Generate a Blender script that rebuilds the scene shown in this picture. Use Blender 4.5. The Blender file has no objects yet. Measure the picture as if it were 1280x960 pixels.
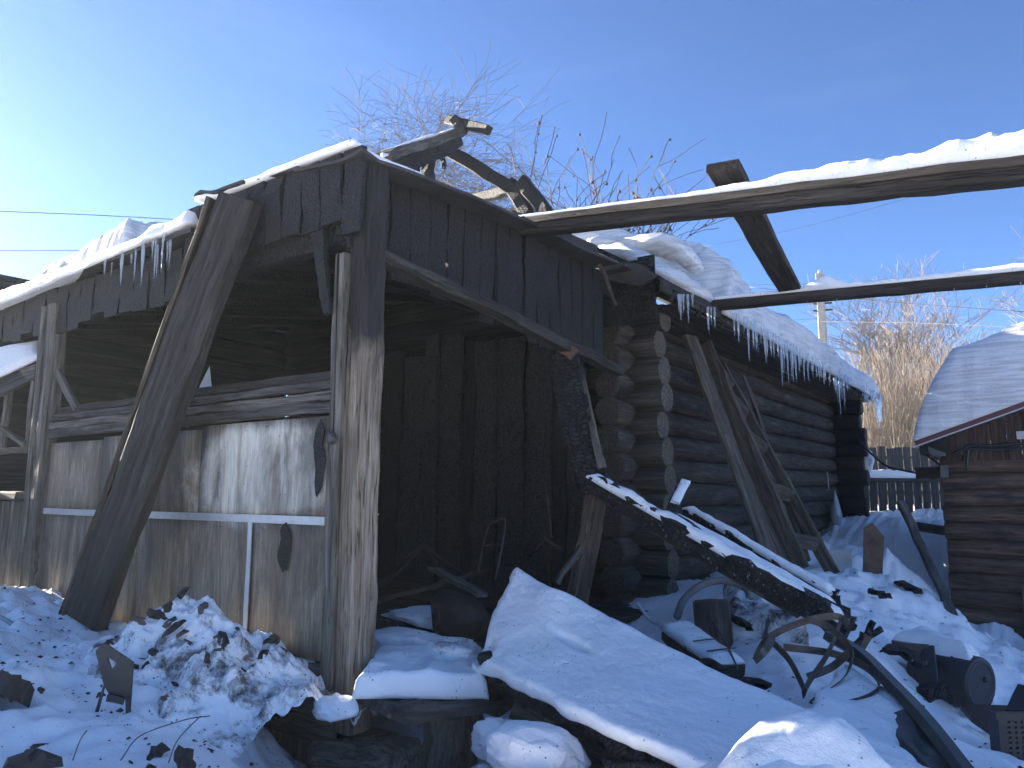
import bpy, bmesh, math, random
import numpy as np
from math import radians, sin, cos, pi, sqrt
from mathutils import Vector, Matrix
from mathutils.geometry import tessellate_polygon

# ---------------------------------------------------------------- camera, sky, sun
SC = bpy.context.scene
COL = SC.collection
F, PITCH, YAW, EYE = 935.0, radians(8), radians(35), Vector((2.99, -2.79, 2.0))
cd = bpy.data.cameras.new('camera'); cd.lens = F / 1280 * 36; cd.sensor_width = 36
cd.clip_start = .05; cd.clip_end = 2000
cam = bpy.data.objects.new('camera', cd); COL.objects.link(cam)
cam.location = EYE; cam.rotation_euler = (radians(90) + PITCH, 0, YAW)
SC.camera = cam

SUN_AZ, SUN_EL = radians(-89.5), radians(17.5)      # azimuth from +Y towards +X
w = bpy.data.worlds.new('World'); SC.world = w; w.use_nodes = True
nt = w.node_tree; nt.nodes.clear()
sky = nt.nodes.new('ShaderNodeTexSky'); sky.sky_type = 'NISHITA'; sky.sun_disc = False
sky.sun_elevation = SUN_EL; sky.sun_rotation = SUN_AZ
sky.air_density = .6; sky.dust_density = .24; sky.ozone_density = 3.0
# a few thin cirrus veils
tc = nt.nodes.new('ShaderNodeTexCoord'); mp = nt.nodes.new('ShaderNodeMapping')
mp.inputs['Rotation'].default_value = (0, 0, .5); mp.inputs['Scale'].default_value = (1.6, 1.6, 9)
nz = nt.nodes.new('ShaderNodeTexNoise'); nz.inputs['Scale'].default_value = 1.9; nz.inputs['Detail'].default_value = 7
nz.inputs['Roughness'].default_value = .55; nz.inputs['Distortion'].default_value = .5
rp = nt.nodes.new('ShaderNodeValToRGB'); rp.color_ramp.elements[0].position = .56; rp.color_ramp.elements[1].position = .85
rp.color_ramp.elements[1].color = (.03, .03, .03, 1)
mx = nt.nodes.new('ShaderNodeMixRGB'); mx.inputs[2].default_value = (8.5, 9.3, 10.5, 1)
bg = nt.nodes.new('ShaderNodeBackground'); bg.inputs['Strength'].default_value = .05
wo = nt.nodes.new('ShaderNodeOutputWorld')
L = nt.links.new
L(tc.outputs['Generated'], mp.inputs['Vector']); L(mp.outputs[0], nz.inputs['Vector']); L(nz.outputs['Fac'], rp.inputs[0])
L(rp.outputs[0], mx.inputs[0]); tn = nt.nodes.new('ShaderNodeMixRGB'); tn.blend_type = 'MULTIPLY'; tn.inputs[0].default_value = 1; tn.inputs[2].default_value = (.66, .80, .98, 1)
L(sky.outputs[0], mx.inputs[1]); L(mx.outputs[0], tn.inputs[1]); L(tn.outputs[0], bg.inputs['Color']); L(bg.outputs[0], wo.inputs['Surface'])

sl = bpy.data.lights.new('sun', 'SUN'); sl.energy = 5.0; sl.angle = radians(.55); sl.color = (1, .91, .78)
so = bpy.data.objects.new('sun', sl); COL.objects.link(so)
sd = Vector((sin(SUN_AZ) * cos(SUN_EL), cos(SUN_AZ) * cos(SUN_EL), sin(SUN_EL)))
so.rotation_euler = sd.to_track_quat('Z', 'Y').to_euler(); so.location = (0, 0, 30)
SC.view_settings.view_transform = 'Standard'; SC.view_settings.look = 'None'; SC.view_settings.gamma = 1
SC.view_settings.exposure = 2.68

# ---------------------------------------------------------------- survey helpers: a bearing from the eye and a distance, or a plane
def ray(u, v):
    x, y = u - 640, 480 - v
    f = F * cos(PITCH) - y * sin(PITCH); z = y * cos(PITCH) + F * sin(PITCH)
    return Vector((x * cos(YAW) - f * sin(YAW), x * sin(YAW) + f * cos(YAW), z)), f
def at(u, v, d):
    r, f = ray(u, v); return EYE + r * (d / f)
def onp(u, v, ax, c):
    r, f = ray(u, v); return EYE + r * ((c - EYE[ax]) / r[ax])

R = random.Random(7)
def U(a, b): return R.uniform(a, b)

# ---------------------------------------------------------------- noise
def _h(i, j, k):
    n = (i * 374761393 + j * 668265263 + k * 1274126177) & 0xffffffff
    n = ((n ^ (n >> 13)) * 1274126177) & 0xffffffff
    return ((n ^ (n >> 16)) & 0xffff) / 32767.5 - 1
def vn(x, y, z=0.):
    x = np.asarray(x, float); y = np.asarray(y, float); z = np.asarray(z, float) + np.zeros_like(x)
    i = np.floor(x).astype(np.int64); j = np.floor(y).astype(np.int64); k = np.floor(z).astype(np.int64)
    a, b, c = x - i, y - j, z - k
    a = a * a * (3 - 2 * a); b = b * b * (3 - 2 * b); c = c * c * (3 - 2 * c)
    r = 0
    for di in (0, 1):
        for dj in (0, 1):
            for dk in (0, 1):
                r = r + _h(i + di, j + dj, k + dk) * (a if di else 1 - a) * (b if dj else 1 - b) * (c if dk else 1 - c)
    return r
def fbm(x, y, z=0., o=4):
    s, a, t = 0, 1, 0
    for q in range(o):
        s = s + a * vn(np.asarray(x) * 2 ** q + 17 * q, np.asarray(y) * 2 ** q, np.asarray(z) * 2 ** q); t += a; a *= .5
    return s / t
def ridged(x, y, z=0., o=4):
    s, a, t = 0, 1, 0
    for q in range(o):
        s = s + a * (1 - abs(vn(np.asarray(x) * 2 ** q + 9 * q, np.asarray(y) * 2 ** q, np.asarray(z) * 2 ** q))); t += a; a *= .5
    return s / t * 2 - 1

# ---------------------------------------------------------------- objects
ORG = {}
def thing(name, label, cat, loc=(0, 0, 0), group=None):
    o = bpy.data.objects.new(name, None); COL.objects.link(o); o.location = loc; o.empty_display_size = .2
    ORG[o.name] = Vector(loc); o['label'] = label; o['category'] = cat
    if group: o['group'] = group
    return o
def tag(o, label, cat, group=None):
    o['label'] = label; o['category'] = cat
    if group: o['group'] = group
    return o
def kind(o, k): o['kind'] = k; return o
def plab(o, l): o['label'] = l; return o
def mesh(name, V, Fc, mats, smooth=False, idx=None):
    m = bpy.data.meshes.new(name); m.from_pydata([tuple(v) for v in V], [], [tuple(int(q) for q in f) for f in Fc])
    for q in (mats if isinstance(mats, (list, tuple)) else [mats]): m.materials.append(q)
    if idx is not None: m.polygons.foreach_set('material_index', idx)
    if smooth: m.polygons.foreach_set('use_smooth', [True] * len(m.polygons))
    m.update(); return m
def link(name, m, parent=None, M=None):
    o = bpy.data.objects.new(name, m); COL.objects.link(o)
    M = M if M is not None else Matrix()
    if parent is not None:
        o.parent = parent
        W = ABS.get(parent.name, Matrix.Translation(ORG.get(parent.name, Vector())))
        o.matrix_basis = W.inverted() @ M
    else: o.matrix_basis = M
    ABS[o.name] = M.copy()
    return o
ABS = {}
def frame(p0, p1, up=(0, 0, 1)):
    p0, p1 = Vector(p0), Vector(p1); x = (p1 - p0); l = x.length; x.normalize()
    z = Vector(up); z = z - x * z.dot(x)
    if z.length < 1e-4: z = Vector((0, 1, 0)) - x * x.y
    z.normalize(); y = z.cross(x)
    M = Matrix((x, y, z)).transposed().to_4x4(); M.translation = p0
    return M, l

def loft(rings, caps=True):
    n = len(rings[0]); V = [v for r in rings for v in r]; Fc = []
    for i in range(len(rings) - 1):
        for j in range(n):
            a = i * n + j; b = i * n + (j + 1) % n
            Fc.append((a, b, b + n, a + n))
    if caps: Fc.append(tuple(range(n))[::-1]); Fc.append(tuple(range((len(rings) - 1) * n, len(rings) * n)))
    return V, Fc

def board_mesh(l, wd, t, mat, seg=5, rough=.004, bow=0., taper=(1, 1), broken=(0, 0), seed=None):
    r = random.Random(seed if seed is not None else R.random()); c = min(wd, t) * .12
    sec = [(-wd/2 + c, -t/2), (wd/2 - c, -t/2), (wd/2, -t/2 + c), (wd/2, t/2 - c), (wd/2 - c, t/2), (-wd/2 + c, t/2), (-wd/2, t/2 - c), (-wd/2, -t/2 + c)]
    rings = []
    for i in range(seg + 1):
        f = i / seg; k = taper[0] + (taper[1] - taper[0]) * f; ring = []
        oy, oz = r.gauss(0, rough), r.gauss(0, rough)
        for (y, z) in sec:
            x = f * l
            if i == 0: x += abs(r.gauss(0, 1)) * broken[0]
            if i == seg: x -= abs(r.gauss(0, 1)) * broken[1]
            if 0 < i < seg: x += r.gauss(0, rough)
            ring.append((x, y * k + oy + r.gauss(0, rough * .6), z * k + oz + r.gauss(0, rough * .6) + bow * sin(pi * f)))
        rings.append(ring)
    V, Fc = loft(rings)
    return mesh('board', V, Fc, mat)
def board(name, p0, p1, wd, t, mat, parent=None, up=(0, 0, 1), **k):
    M, l = frame(p0, p1, up)
    return link(name, board_mesh(l, wd, t, mat, **k), parent, M)

def log_mesh(l, r0, r1, mats, seg=12, n=14, am=.05, seed=0, sag=0.):
    rings = []; r = random.Random(seed)
    for i in range(seg + 1):
        f = i / seg; rr = r0 + (r1 - r0) * f; ring = []
        cy, cz = float(fbm(f * l * .6, seed * 7.1)) * .012, float(fbm(f * l * .6, seed * 3.3 + 50)) * .012 - sag * sin(pi * f)
        for j in range(n):
            a = 2 * pi * j / n
            q = rr * (1 + am * float(fbm(f * l * 1.3 + seed, cos(a) * 1.2 + 5, sin(a) * 1.2)))
            ring.append((f * l, cy + q * cos(a), cz + q * sin(a)))
        rings.append(ring)
    V, Fc = loft(rings, False); nb = len(V)
    idx = [0] * len(Fc)
    for e, base, s in ((0, 0, -1), (1, seg * n, 1)):
        inner = []
        for j in range(n):
            v = Vector(V[base + j]); V.append((v.x + s * .012, v.y * .86, v.z * .86)); inner.append(len(V) - 1)
        V.append((V[base][0] + s * .015 + r.uniform(-.01, .01), 0, 0)); cc = len(V) - 1
        for j in range(n):
            a, b = base + j, base + (j + 1) % n; c, d = inner[j], inner[(j + 1) % n]
            Fc.append((a, b, d, c) if s > 0 else (b, a, c, d)); Fc.append((c, d, cc) if s > 0 else (d, c, cc)); idx += [1, 1]
    m = mesh('log', V, Fc, mats, False, idx)
    m.polygons.foreach_set('use_smooth', [q == 0 for q in idx])
    return m
def log(name, p0, p1, r0, r1, mats, parent=None, **k):
    M, l = frame(p0, p1); return link(name, log_mesh(l, r0, r1, mats, **k), parent, M)

def tube(name, pts, rad, mat, parent=None, n=8, smooth=True, flat=None):
    pts = [Vector(p) for p in pts]; o = pts[0].copy(); pts = [p - o for p in pts]
    N = len(pts); rings = []; up = Vector((0, 0, 1))
    rs = rad if isinstance(rad, (list, tuple)) else [rad] * N
    for i in range(N):
        t = (pts[min(i + 1, N - 1)] - pts[max(i - 1, 0)]).normalized()
        s = up - t * up.dot(t)
        if s.length < 1e-3: s = Vector((1, 0, 0)) - t * t.x
        s.normalize(); b = t.cross(s); up = s
        ring = []
        for j in range(n):
            a = 2 * pi * (j + .5) / n
            fa, fb = (rs[i], rs[i]) if flat is None else (flat[0] / 2, flat[1] / 2)
            ring.append(pts[i] + s * fa * cos(a) * (1.41 if flat else 1) + b * fb * sin(a) * (1.41 if flat else 1))
        rings.append(ring)
    V, Fc = loft(rings)
    return link(name, mesh(name, V, Fc, mat, smooth), parent, Matrix.Translation(o))
def spl(pts, n=8):
    pts = [Vector(p) for p in pts]; P = [pts[0] * 2 - pts[1]] + pts + [pts[-1] * 2 - pts[-2]]; out = []
    for i in range(1, len(P) - 2):
        for q in range(n):
            t = q / n; a, b, c, d = P[i-1], P[i], P[i+1], P[i+2]
            out.append(.5 * ((2 * b) + (c - a) * t + (2 * a - 5 * b + 4 * c - d) * t * t + (3 * b - a - 3 * c + d) * t ** 3))
    return out + [pts[-1]]

def snow_strip(name, p0, p1, wd, h, mat, parent, up=(0, 0, 1), seg=60, lift=0., seed=1, gap=0., hf=None):
    M, l = frame(p0, p1, up); sc = 9; V = []; Fc = []
    for i in range(seg + 1):
        f = i / seg; x = f * l
        hh = h * (1 + .55 * float(fbm(x * 2.2, seed * 5.3)) + .18 * float(fbm(x * 9, seed * 2.)))
        if hf: hh *= hf(f)
        g = float(fbm(x * 1.9, seed * 11.7)) + gap * -1 + .55
        hh *= max(0., min(1., g * 5)) if gap > 0 else 1
        hh *= min(1, f * seg / 3 + .15, (1 - f) * seg / 3 + .15)
        wl = wd / 2 * (1 + .12 * float(fbm(x * 5, seed + 3.))); wr = wd / 2 * (1 + .12 * float(fbm(x * 5, seed + 8.)))
        for j in range(sc):
            a = pi * j / (sc - 1); c, s = cos(a), sin(a)
            y = (wl if c > 0 else wr) * (abs(c) ** .7) * (1 if c > 0 else -1)
            V.append((x, y, lift + (hh * s ** .6 * (1 + .12 * float(vn(x * 14, y * 30, seed))) if 0 < j < sc - 1 else -.012)))
    for i in range(seg):
        for j in range(sc):
            a, b = i * sc + j, i * sc + (j + 1) % sc; Fc.append((a, a + sc, b + sc, b)[::-1])
    Fc.append(tuple(range(sc))); Fc.append(tuple(range(seg * sc, seg * sc + sc))[::-1])
    return link(name, mesh(name, V, Fc, mat, True), parent, M)

def sheet(name, P, nu, nv, top, mat, parent=None, under=.02, edge=.08, nrm=None, seed=0, edgeamp=.06, shape=None):
    """a slab of snow lying on the patch P = (p00, p10, p11, p01); top(u, v, x, y) gives its depth in metres"""
    P = [Vector(p) for p in P]; n = (P[1] - P[0]).cross(P[3] - P[0]).normalized() if nrm is None else Vector(nrm)
    o = P[0].copy(); lu = (P[1] - P[0]).length; lv = (P[3] - P[0]).length
    u = np.linspace(0, 1, nu + 1); v = np.linspace(0, 1, nv + 1); Ug, Vg = np.meshgrid(u, v, indexing='ij')
    # ragged outline
    eu = edgeamp * (fbm(Vg * lv * 2.3, Ug * 0 + seed, 1.5) * (1 - Ug) ** 2 - fbm(Vg * lv * 2.3, Ug * 0 + seed, 7.5) * Ug ** 2) / lu
    ev = edgeamp * (fbm(Ug * lu * 2.3, Vg * 0 + seed, 3.5) * (1 - Vg) ** 2 - fbm(Ug * lu * 2.3, Vg * 0 + seed, 9.5) * Vg ** 2) / lv
    uu, vv = Ug + eu, Vg + ev
    B = sum(np.multiply.outer(k, np.array(p - o)) for k, p in (((1-uu)*(1-vv), P[0]), (uu*(1-vv), P[1]), (uu*vv, P[2]), ((1-uu)*vv, P[3])))
    d = np.minimum(np.minimum(Ug, 1 - Ug) * lu, np.minimum(Vg, 1 - Vg) * lv)
    q = np.clip(d / edge, 0, 1); rnd = np.sqrt(np.clip(1 - (1 - q) ** 2, 0, 1))
    H = top(Ug, Vg, Ug * lu, Vg * lv) * (.04 + .96 * rnd)
    if shape is not None: H = H + shape(Ug, Vg)
    T = B + H[..., None] * np.array(n)
    Bt = B - under * np.array(n) + (0 if shape is None else shape(Ug, Vg)[..., None] * np.array(n))
    V = np.concatenate([T.reshape(-1, 3), Bt.reshape(-1, 3)]); K = (nu + 1) * (nv + 1); w_ = nv + 1; Fc = []
    for i in range(nu):
        for j in range(nv):
            a = i * w_ + j; Fc.append((a, a + w_, a + w_ + 1, a + 1)); Fc.append((K + a, K + a + 1, K + a + w_ + 1, K + a + w_))
    for i in range(nu):
        a = i * w_; Fc.append((a + w_, a, a + K, a + w_ + K)); a = i * w_ + nv; Fc.append((a, a + w_, a + w_ + K, a + K))
    for j in range(nv):
        a = j; Fc.append((a, a + 1, a + 1 + K, a + K)); a = nu * w_ + j; Fc.append((a + 1, a, a + K, a + 1 + K))
    return link(name, mesh(name, V, Fc, mat, True), parent, Matrix.Translation(o))

def chunk(name, p, size, mat, parent=None, seed=0, am=.45, sub=2, rot=None):
    bm = bmesh.new(); bmesh.ops.create_icosphere(bm, subdivisions=sub, radius=1)
    for v in bm.verts:
        c = v.co; k = 1 + am * float(fbm(c.x * 1.4 + seed * 3.1, c.y * 1.4, c.z * 1.4 + seed, 3))
        v.co = Vector((c.x * size[0], c.y * size[1], c.z * size[2])) * k
    m = bpy.data.meshes.new(name); bm.to_mesh(m); bm.free(); m.materials.append(mat)
    M = Matrix.Translation(p) @ (rot.to_matrix().to_4x4() if rot is not None else Matrix())
    return link(name, m, parent, M)

def shard(name, p, a, b, t, mat, parent=None, seed=0, tilt=.5, k=9):
    rr = random.Random(seed); out = []
    for i in range(k):
        an = 2 * pi * (i + rr.uniform(-.3, .3)) / k; q = rr.uniform(.55, 1.15); out.append((a * q * cos(an), b * q * sin(an)))
    V = []; 
    for sg in (-1, 1):
        for (x, y) in out: V.append((x * (.9 if sg > 0 else 1), y * (.9 if sg > 0 else 1), sg * t / 2 + rr.gauss(0, t * .35)))
    V += [(rr.gauss(0, a * .15), rr.gauss(0, b * .15), t * rr.uniform(.6, 1.4)), (0, 0, -t * .6)]
    Fc = [(i, (i + 1) % k, (i + 1) % k + k, i + k) for i in range(k)] + [(i + k, (i + 1) % k + k, 2 * k) for i in range(k)] + [((i + 1) % k, i, 2 * k + 1) for i in range(k)]
    M = Matrix.Translation(p) @ Matrix.Rotation(rr.uniform(0, 6.3), 4, 'Z') @ Matrix.Rotation(rr.uniform(-tilt, tilt), 4, 'X') @ Matrix.Rotation(rr.uniform(-tilt, tilt), 4, 'Y')
    return link(name, mesh(name, V, Fc, mat), parent, M)
def plate(name, outline, holes, t, mat, parent, M):
    loops = [[Vector((x, y, 0)) for x, y in outline]] + [[Vector((x, y, 0)) for x, y in h] for h in holes]
    tri = tessellate_polygon(loops); P = [v for l_ in loops for v in l_]; n = len(P)
    V = [(v.x, v.y, -t/2) for v in P] + [(v.x, v.y, t/2) for v in P]
    Fc = [tuple(q) for q in tri] + [tuple(i + n for i in reversed(q)) for q in tri]; b = 0
    for l_ in loops:
        k = len(l_)
        for i in range(k): a, c = b + i, b + (i + 1) % k; Fc.append((a, c, c + n, a + n))
        b += k
    m = mesh(name, V, Fc, mat); bm = bmesh.new(); bm.from_mesh(m); bmesh.ops.recalc_face_normals(bm, faces=bm.faces); bm.to_mesh(m); bm.free()
    return link(name, m, parent, M)

# ---------------------------------------------------------------- materials
class NT:
    def __init__(s, name):
        s.m = bpy.data.materials.new(name); s.m.use_nodes = True; s.t = s.m.node_tree; s.b = s.t.nodes['Principled BSDF']
        s.c = s.t.nodes.new('ShaderNodeTexCoord')
    def L(s, a, b): s.t.links.new(a, b)
    def coord(s, scale=(1, 1, 1), which='Object', rnd=True):
        mp = s.t.nodes.new('ShaderNodeMapping'); mp.inputs['Scale'].default_value = scale
        if rnd:
            oi = s.t.nodes.new('ShaderNodeObjectInfo'); ad = s.t.nodes.new('ShaderNodeVectorMath'); ad.operation = 'MULTIPLY_ADD'
            cb = s.t.nodes.new('ShaderNodeCombineXYZ')
            for i in range(3): s.L(oi.outputs['Random'], cb.inputs[i])
            ad.inputs[1].default_value = (37, 23, 51); s.L(cb.outputs[0], ad.inputs[0]); s.L(s.c.outputs[which], ad.inputs[2])
            s.L(ad.outputs[0], mp.inputs[0])
        else: s.L(s.c.outputs[which], mp.inputs[0])
        return mp.outputs[0]
    def noise(s, co, sc, det=5, ro=.55, dist=0):
        n = s.t.nodes.new('ShaderNodeTexNoise'); n.inputs['Scale'].default_value = sc; n.inputs['Detail'].default_value = det
        n.inputs['Roughness'].default_value = ro; n.inputs['Distortion'].default_value = dist; s.L(co, n.inputs['Vector']); return n.outputs['Fac']
    def voro(s, co, sc, feat='DISTANCE_TO_EDGE'):
        n = s.t.nodes.new('ShaderNodeTexVoronoi'); n.feature = feat; n.inputs['Scale'].default_value = sc; s.L(co, n.inputs['Vector']); return n.outputs[0]
    def ramp(s, f, stops):
        r = s.t.nodes.new('ShaderNodeValToRGB'); e = r.color_ramp.elements
        while len(e) < len(stops): e.new(.5)
        for q, (p, c) in zip(e, stops): q.position = p; q.color = (c if len(c) == 4 else (*c, 1)) if isinstance(c, tuple) else (c, c, c, 1)
        s.L(f, r.inputs[0]); return r.outputs[0]
    def mix(s, f, a, b, mode='MIX'):
        n = s.t.nodes.new('ShaderNodeMixRGB'); n.blend_type = mode
        for i, q in enumerate((f, a, b)):
            if hasattr(q, 'links'): s.L(q, n.inputs[i])
            elif i == 0: n.inputs[0].default_value = q
            else: n.inputs[i].default_value = (*q, 1) if isinstance(q, tuple) else (q, q, q, 1)
        return n.outputs[0]
    def math(s, op, a, b=0.):
        n = s.t.nodes.new('ShaderNodeMath'); n.operation = op
        for i, q in enumerate((a, b)):
            if hasattr(q, 'links'): s.L(q, n.inputs[i])
            else: n.inputs[i].default_value = q
        return n.outputs[0]
    def sep(s, co, i):
        n = s.t.nodes.new('ShaderNodeSeparateXYZ'); s.L(co, n.inputs[0]); return n.outputs[i]
    def bump(s, h, st=.5, d=.01, prev=None):
        n = s.t.nodes.new('ShaderNodeBump'); n.inputs['Strength'].default_value = st; n.inputs['Distance'].default_value = d
        s.L(h, n.inputs['Height'])
        if prev is not None: s.L(prev, n.inputs['Normal'])
        s.L(n.outputs[0], s.b.inputs['Normal']); return n.outputs[0]
    def fin(s, col, rough=.8, metal=0., spec=.5):
        for k, q in (('Base Color', col), ('Roughness', rough), ('Metallic', metal), ('Specular IOR Level', spec)):
            if hasattr(q, 'links'): s.L(q, s.b.inputs[k])
            elif isinstance(q, tuple): s.b.inputs[k].default_value = (*q, 1)
            else: s.b.inputs[k].default_value = q
        return s.m

def wood(name, dark, mid, light, gs=1., rough=.85, stain=None, bump=.6, char=None, crack=.04, snowdust=0.):
    n = NT(name); co = n.coord((1.1 * gs, 16 * gs, 16 * gs)); f = n.noise(co, 2.2, 8, .62, .4)
    co2 = n.coord((3, 60, 60)); g = n.noise(co2, 2., 4, .7)
    h = n.math('ADD', n.math('MULTIPLY', f, .7), n.math('MULTIPLY', g, .3))
    c = n.ramp(h, [(.34, dark), (.5, mid), (.66, light)])
    if stain:
        s = n.noise(n.coord((1.5, 4, 4)), 1.6, 5, .6); c = n.mix(n.ramp(s, [(.45, 0.), (.65, .85)]), c, stain)
    if char:   # (position along the piece where it turns to char, width)
        x = n.sep(n.coord((1, 1, 1), rnd=False), 0); q = n.noise(n.coord((3, 9, 9)), 1.5, 5, .6)
        k = n.math('ADD', n.math('MULTIPLY', x, char[1]), n.math('MULTIPLY', q, char[2]))
        c = n.mix(n.ramp(n.math('SUBTRACT', k, char[0]), [(.0, 0.), (.25, 1.)]), c, n.mix(g, (.01, .01, .011), (.045, .044, .044)))
    if snowdust:
        s = n.noise(n.coord((9, 9, 9)), 2.5, 6, .75); c = n.mix(n.ramp(s, [(.66 - snowdust, 0.), (.70 - snowdust, .8)]), c, (.75, .78, .82))
    if crack:
        q = n.noise(n.coord((.5 * gs, 14 * gs, 14 * gs)), 2.6, 3, .5); q = n.math('ABSOLUTE', n.math('SUBTRACT', q, .5))
        cm = n.ramp(q, [(.0, 1.), (crack * .35, 0.)]); c = n.mix(n.math('MULTIPLY', cm, .8), c, tuple(x * .35 for x in dark)); h = n.math('SUBTRACT', h, n.math('MULTIPLY', cm, .6))
    n.bump(h, bump, .02)
    return n.fin(c, rough, spec=.3)
def charred(name, lo=.006, hi=.035, sx=34., sy=20., rough=.55, tint=(1, 1, 1.06), dust=0., depth=.02):
    n = NT(name); co = n.coord((sx, sy, sy)); w_ = n.noise(n.coord((3, 5, 5)), 1.5, 3)
    va = n.t.nodes.new('ShaderNodeVectorMath'); va.operation = 'MULTIPLY_ADD'
    cb = n.t.nodes.new('ShaderNodeCombineXYZ')
    for i in range(3): n.L(w_, cb.inputs[i])
    n.L(cb.outputs[0], va.inputs[0]); va.inputs[1].default_value = (3, 3, 3); n.L(co, va.inputs[2])
    e = n.voro(va.outputs[0], 1.); g = n.noise(n.coord((5, 50, 50)), 1.5, 5, .7)
    pl = n.ramp(e, [(.0, 0.), (.16, 1.)])
    c0 = tuple(lo * t for t in tint); c1 = tuple(hi * t for t in tint); cm = tuple((lo * .6 + hi * .4) * t for t in tint)
    c = n.mix(pl, c0, n.ramp(g, [(.35, cm), (.7, c1)]))
    if dust:
        s = n.noise(n.coord((14, 14, 14)), 2.5, 6, .75); c = n.mix(n.ramp(s, [(.64 - dust, 0.), (.69 - dust, .7)]), c, (.7, .73, .78))
    b = n.bump(pl, .9, depth); n.bump(g, .35, .006, b)
    return n.fin(c, rough + .1, spec=.3)
def snowmat(name, dirt=0., dcol=(.16, .145, .13), fine=1., tint=None, specks=.0, layered=0.):
    n = NT(name); co = n.coord((1, 1, 1), rnd=False)
    a = n.noise(co, 3.5, 6, .6); b = n.noise(co, 28, 5, .7); g = n.noise(co, 260, 2, .6)
    base = (.93, .93, .93) if not tint else tint
    c = n.mix(n.ramp(a, [(.3, .0), (.75, .35)]), base, tuple(q * .86 for q in base))
    if layered:
        z = n.coord((1.5, 1.5, 26), rnd=False); s = n.noise(z, 1., 4, .6, .6)
        c = n.mix(n.ramp(s, [(.42, 0.), (.6, layered)]), c, (.42, .42, .43))
    if dirt:
        d = n.noise(n.coord((1, 1, 1), rnd=False), 5.5, 8, .72, .5)
        c = n.mix(n.ramp(d, [(.62 - dirt, 0.), (.74 - dirt, .75 if dcol[0] > .1 else .92)]), c, dcol)
    if specks:
        v = n.voro(co, 34, 'F1'); q = n.noise(co, 6, 3)
        k = n.math('MULTIPLY', n.ramp(v, [(.10, 1.), (.17, 0.)]), n.ramp(q, [(.62 - specks, 0.), (.70 - specks, 1.)]))
        c = n.mix(k, c, (.035, .032, .03))
    bb = n.bump(b, .35 * fine, .02); bb = n.bump(a, .3, .05, bb); n.bump(g, .35 * fine, .004, bb)
    m = n.fin(c, .65, spec=.25)
    n.b.inputs['Subsurface Weight'].default_value = 0
    return m

M_char = charred('charred_wood'); M_charfine = charred('charred_board', .006, .034, 60, 34, .6, depth=.006)
M_charlog = wood('scorched_log', (.012, .011, .010), (.036, .031, .027), (.085, .075, .066), .7, .75, bump=.8)
M_log = wood('smoked_log', (.016, .014, .012), (.056, .046, .038), (.13, .112, .095), .6, .75, stain=(.02, .02, .022), bump=.9)
M_end = wood('log_end_grain', (.03, .026, .022), (.11, .095, .078), (.22, .19, .16), 1.5, .9, bump=.8)
M_endc = wood('scorched_end_grain', (.015, .014, .013), (.05, .042, .036), (.11, .09, .07), 1.5, .9)
M_shed = wood('brown_shed_log', (.04, .026, .018), (.13, .08, .055), (.25, .165, .115), .5, .85, stain=(.05, .04, .038), bump=.7)
M_shedv = wood('brown_gable_board', (.03, .02, .017), (.075, .048, .038), (.13, .09, .07), .7, .85)
M_post = wood('weathered_post', (.06, .045, .032), (.22, .18, .135), (.42, .36, .28), .8, .9, stain=(.15, .12, .09), bump=1., char=(2.3, 1., .9), crack=.05)
M_soot = wood('soot_black_wood', (.006, .006, .007), (.020, .020, .021), (.045, .045, .048), .7, .8)
M_timber = wood('sooty_timber', (.012, .011, .011), (.035, .032, .030), (.07, .065, .06), .8, .85, bump=.5)
M_grey = wood('grey_board', (.04, .036, .03), (.12, .11, .095), (.24, .225, .2), .8, .9, bump=.8)
M_greyd = wood('dark_grey_board', (.03, .028, .026), (.085, .08, .075), (.17, .16, .15), .8, .9, bump=.8, stain=(.03, .03, .03))
M_brn = wood('old_brown_board', (.022, .017, .013), (.07, .055, .042), (.16, .13, .105), .8, .85, bump=.8)
M_ladder = wood('ladder_wood', (.025, .021, .017), (.08, .068, .055), (.16, .14, .115), .9, .85, bump=.7)
M_fence = wood('fence_board', (.02, .02, .02), (.055, .054, .053), (.11, .108, .105), .8, .9)
M_beam = wood('roof_beam', (.014, .012, .010), (.04, .033, .028), (.09, .075, .062), .6, .8, bump=.8)
M_dustchar = charred('snow_dusted_char', .006, .035, 42, 26, .6, dust=.03)
M_snow = snowmat('snow', specks=.09, dirt=-.03); M_snowd = snowmat('dirty_snow', dirt=.06, specks=.16)
M_snowheap = snowmat('debris_snow', dirt=.12, dcol=(.06, .048, .038), specks=.2, fine=1.6)
M_snowroof = snowmat('old_roof_snow', layered=.6, dirt=.03, specks=.14, tint=(.72, .73, .74))
M_snowshed = snowmat('shed_roof_snow', layered=.6, specks=.16, tint=(.78, .78, .79))
def simple(name, c, rough=.5, metal=0., var=.3, sc=8, b=.2):
    n = NT(name); f = n.noise(n.coord(), sc, 6, .65); col = n.mix(n.ramp(f, [(.3, 0.), (.7, 1.)]), tuple(q * (1 - var) for q in c), tuple(min(1, q * (1 + var)) for q in c))
    n.bump(f, b, .01); return n.fin(col, rough, metal)
M_clinker = simple('clinker', (.016, .015, .015), .7, 0, .8, 14, 1.)
M_inner = charred('charred_inner_board', .012, .085, 70, 22, .6, depth=.02); M_inner2 = charred('charred_inner_board_fine', .008, .055, 90, 34, .6)
M_metal = simple('sooty_steel', (.05, .05, .052), .5, .6); M_galv = simple('galvanised_strip', (.45, .47, .5), .45, .4, .15)
M_rust = simple('rusty_sheet', (.11, .065, .045), .8, .2, .5); M_red = simple('dark_red_fascia', (.10, .028, .03), .5, 0, .2)
M_black = simple('black_plastic', (.02, .021, .024), .4); M_strap = simple('scorched_strap', (.10, .085, .075), .45, .6, .5)
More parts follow.
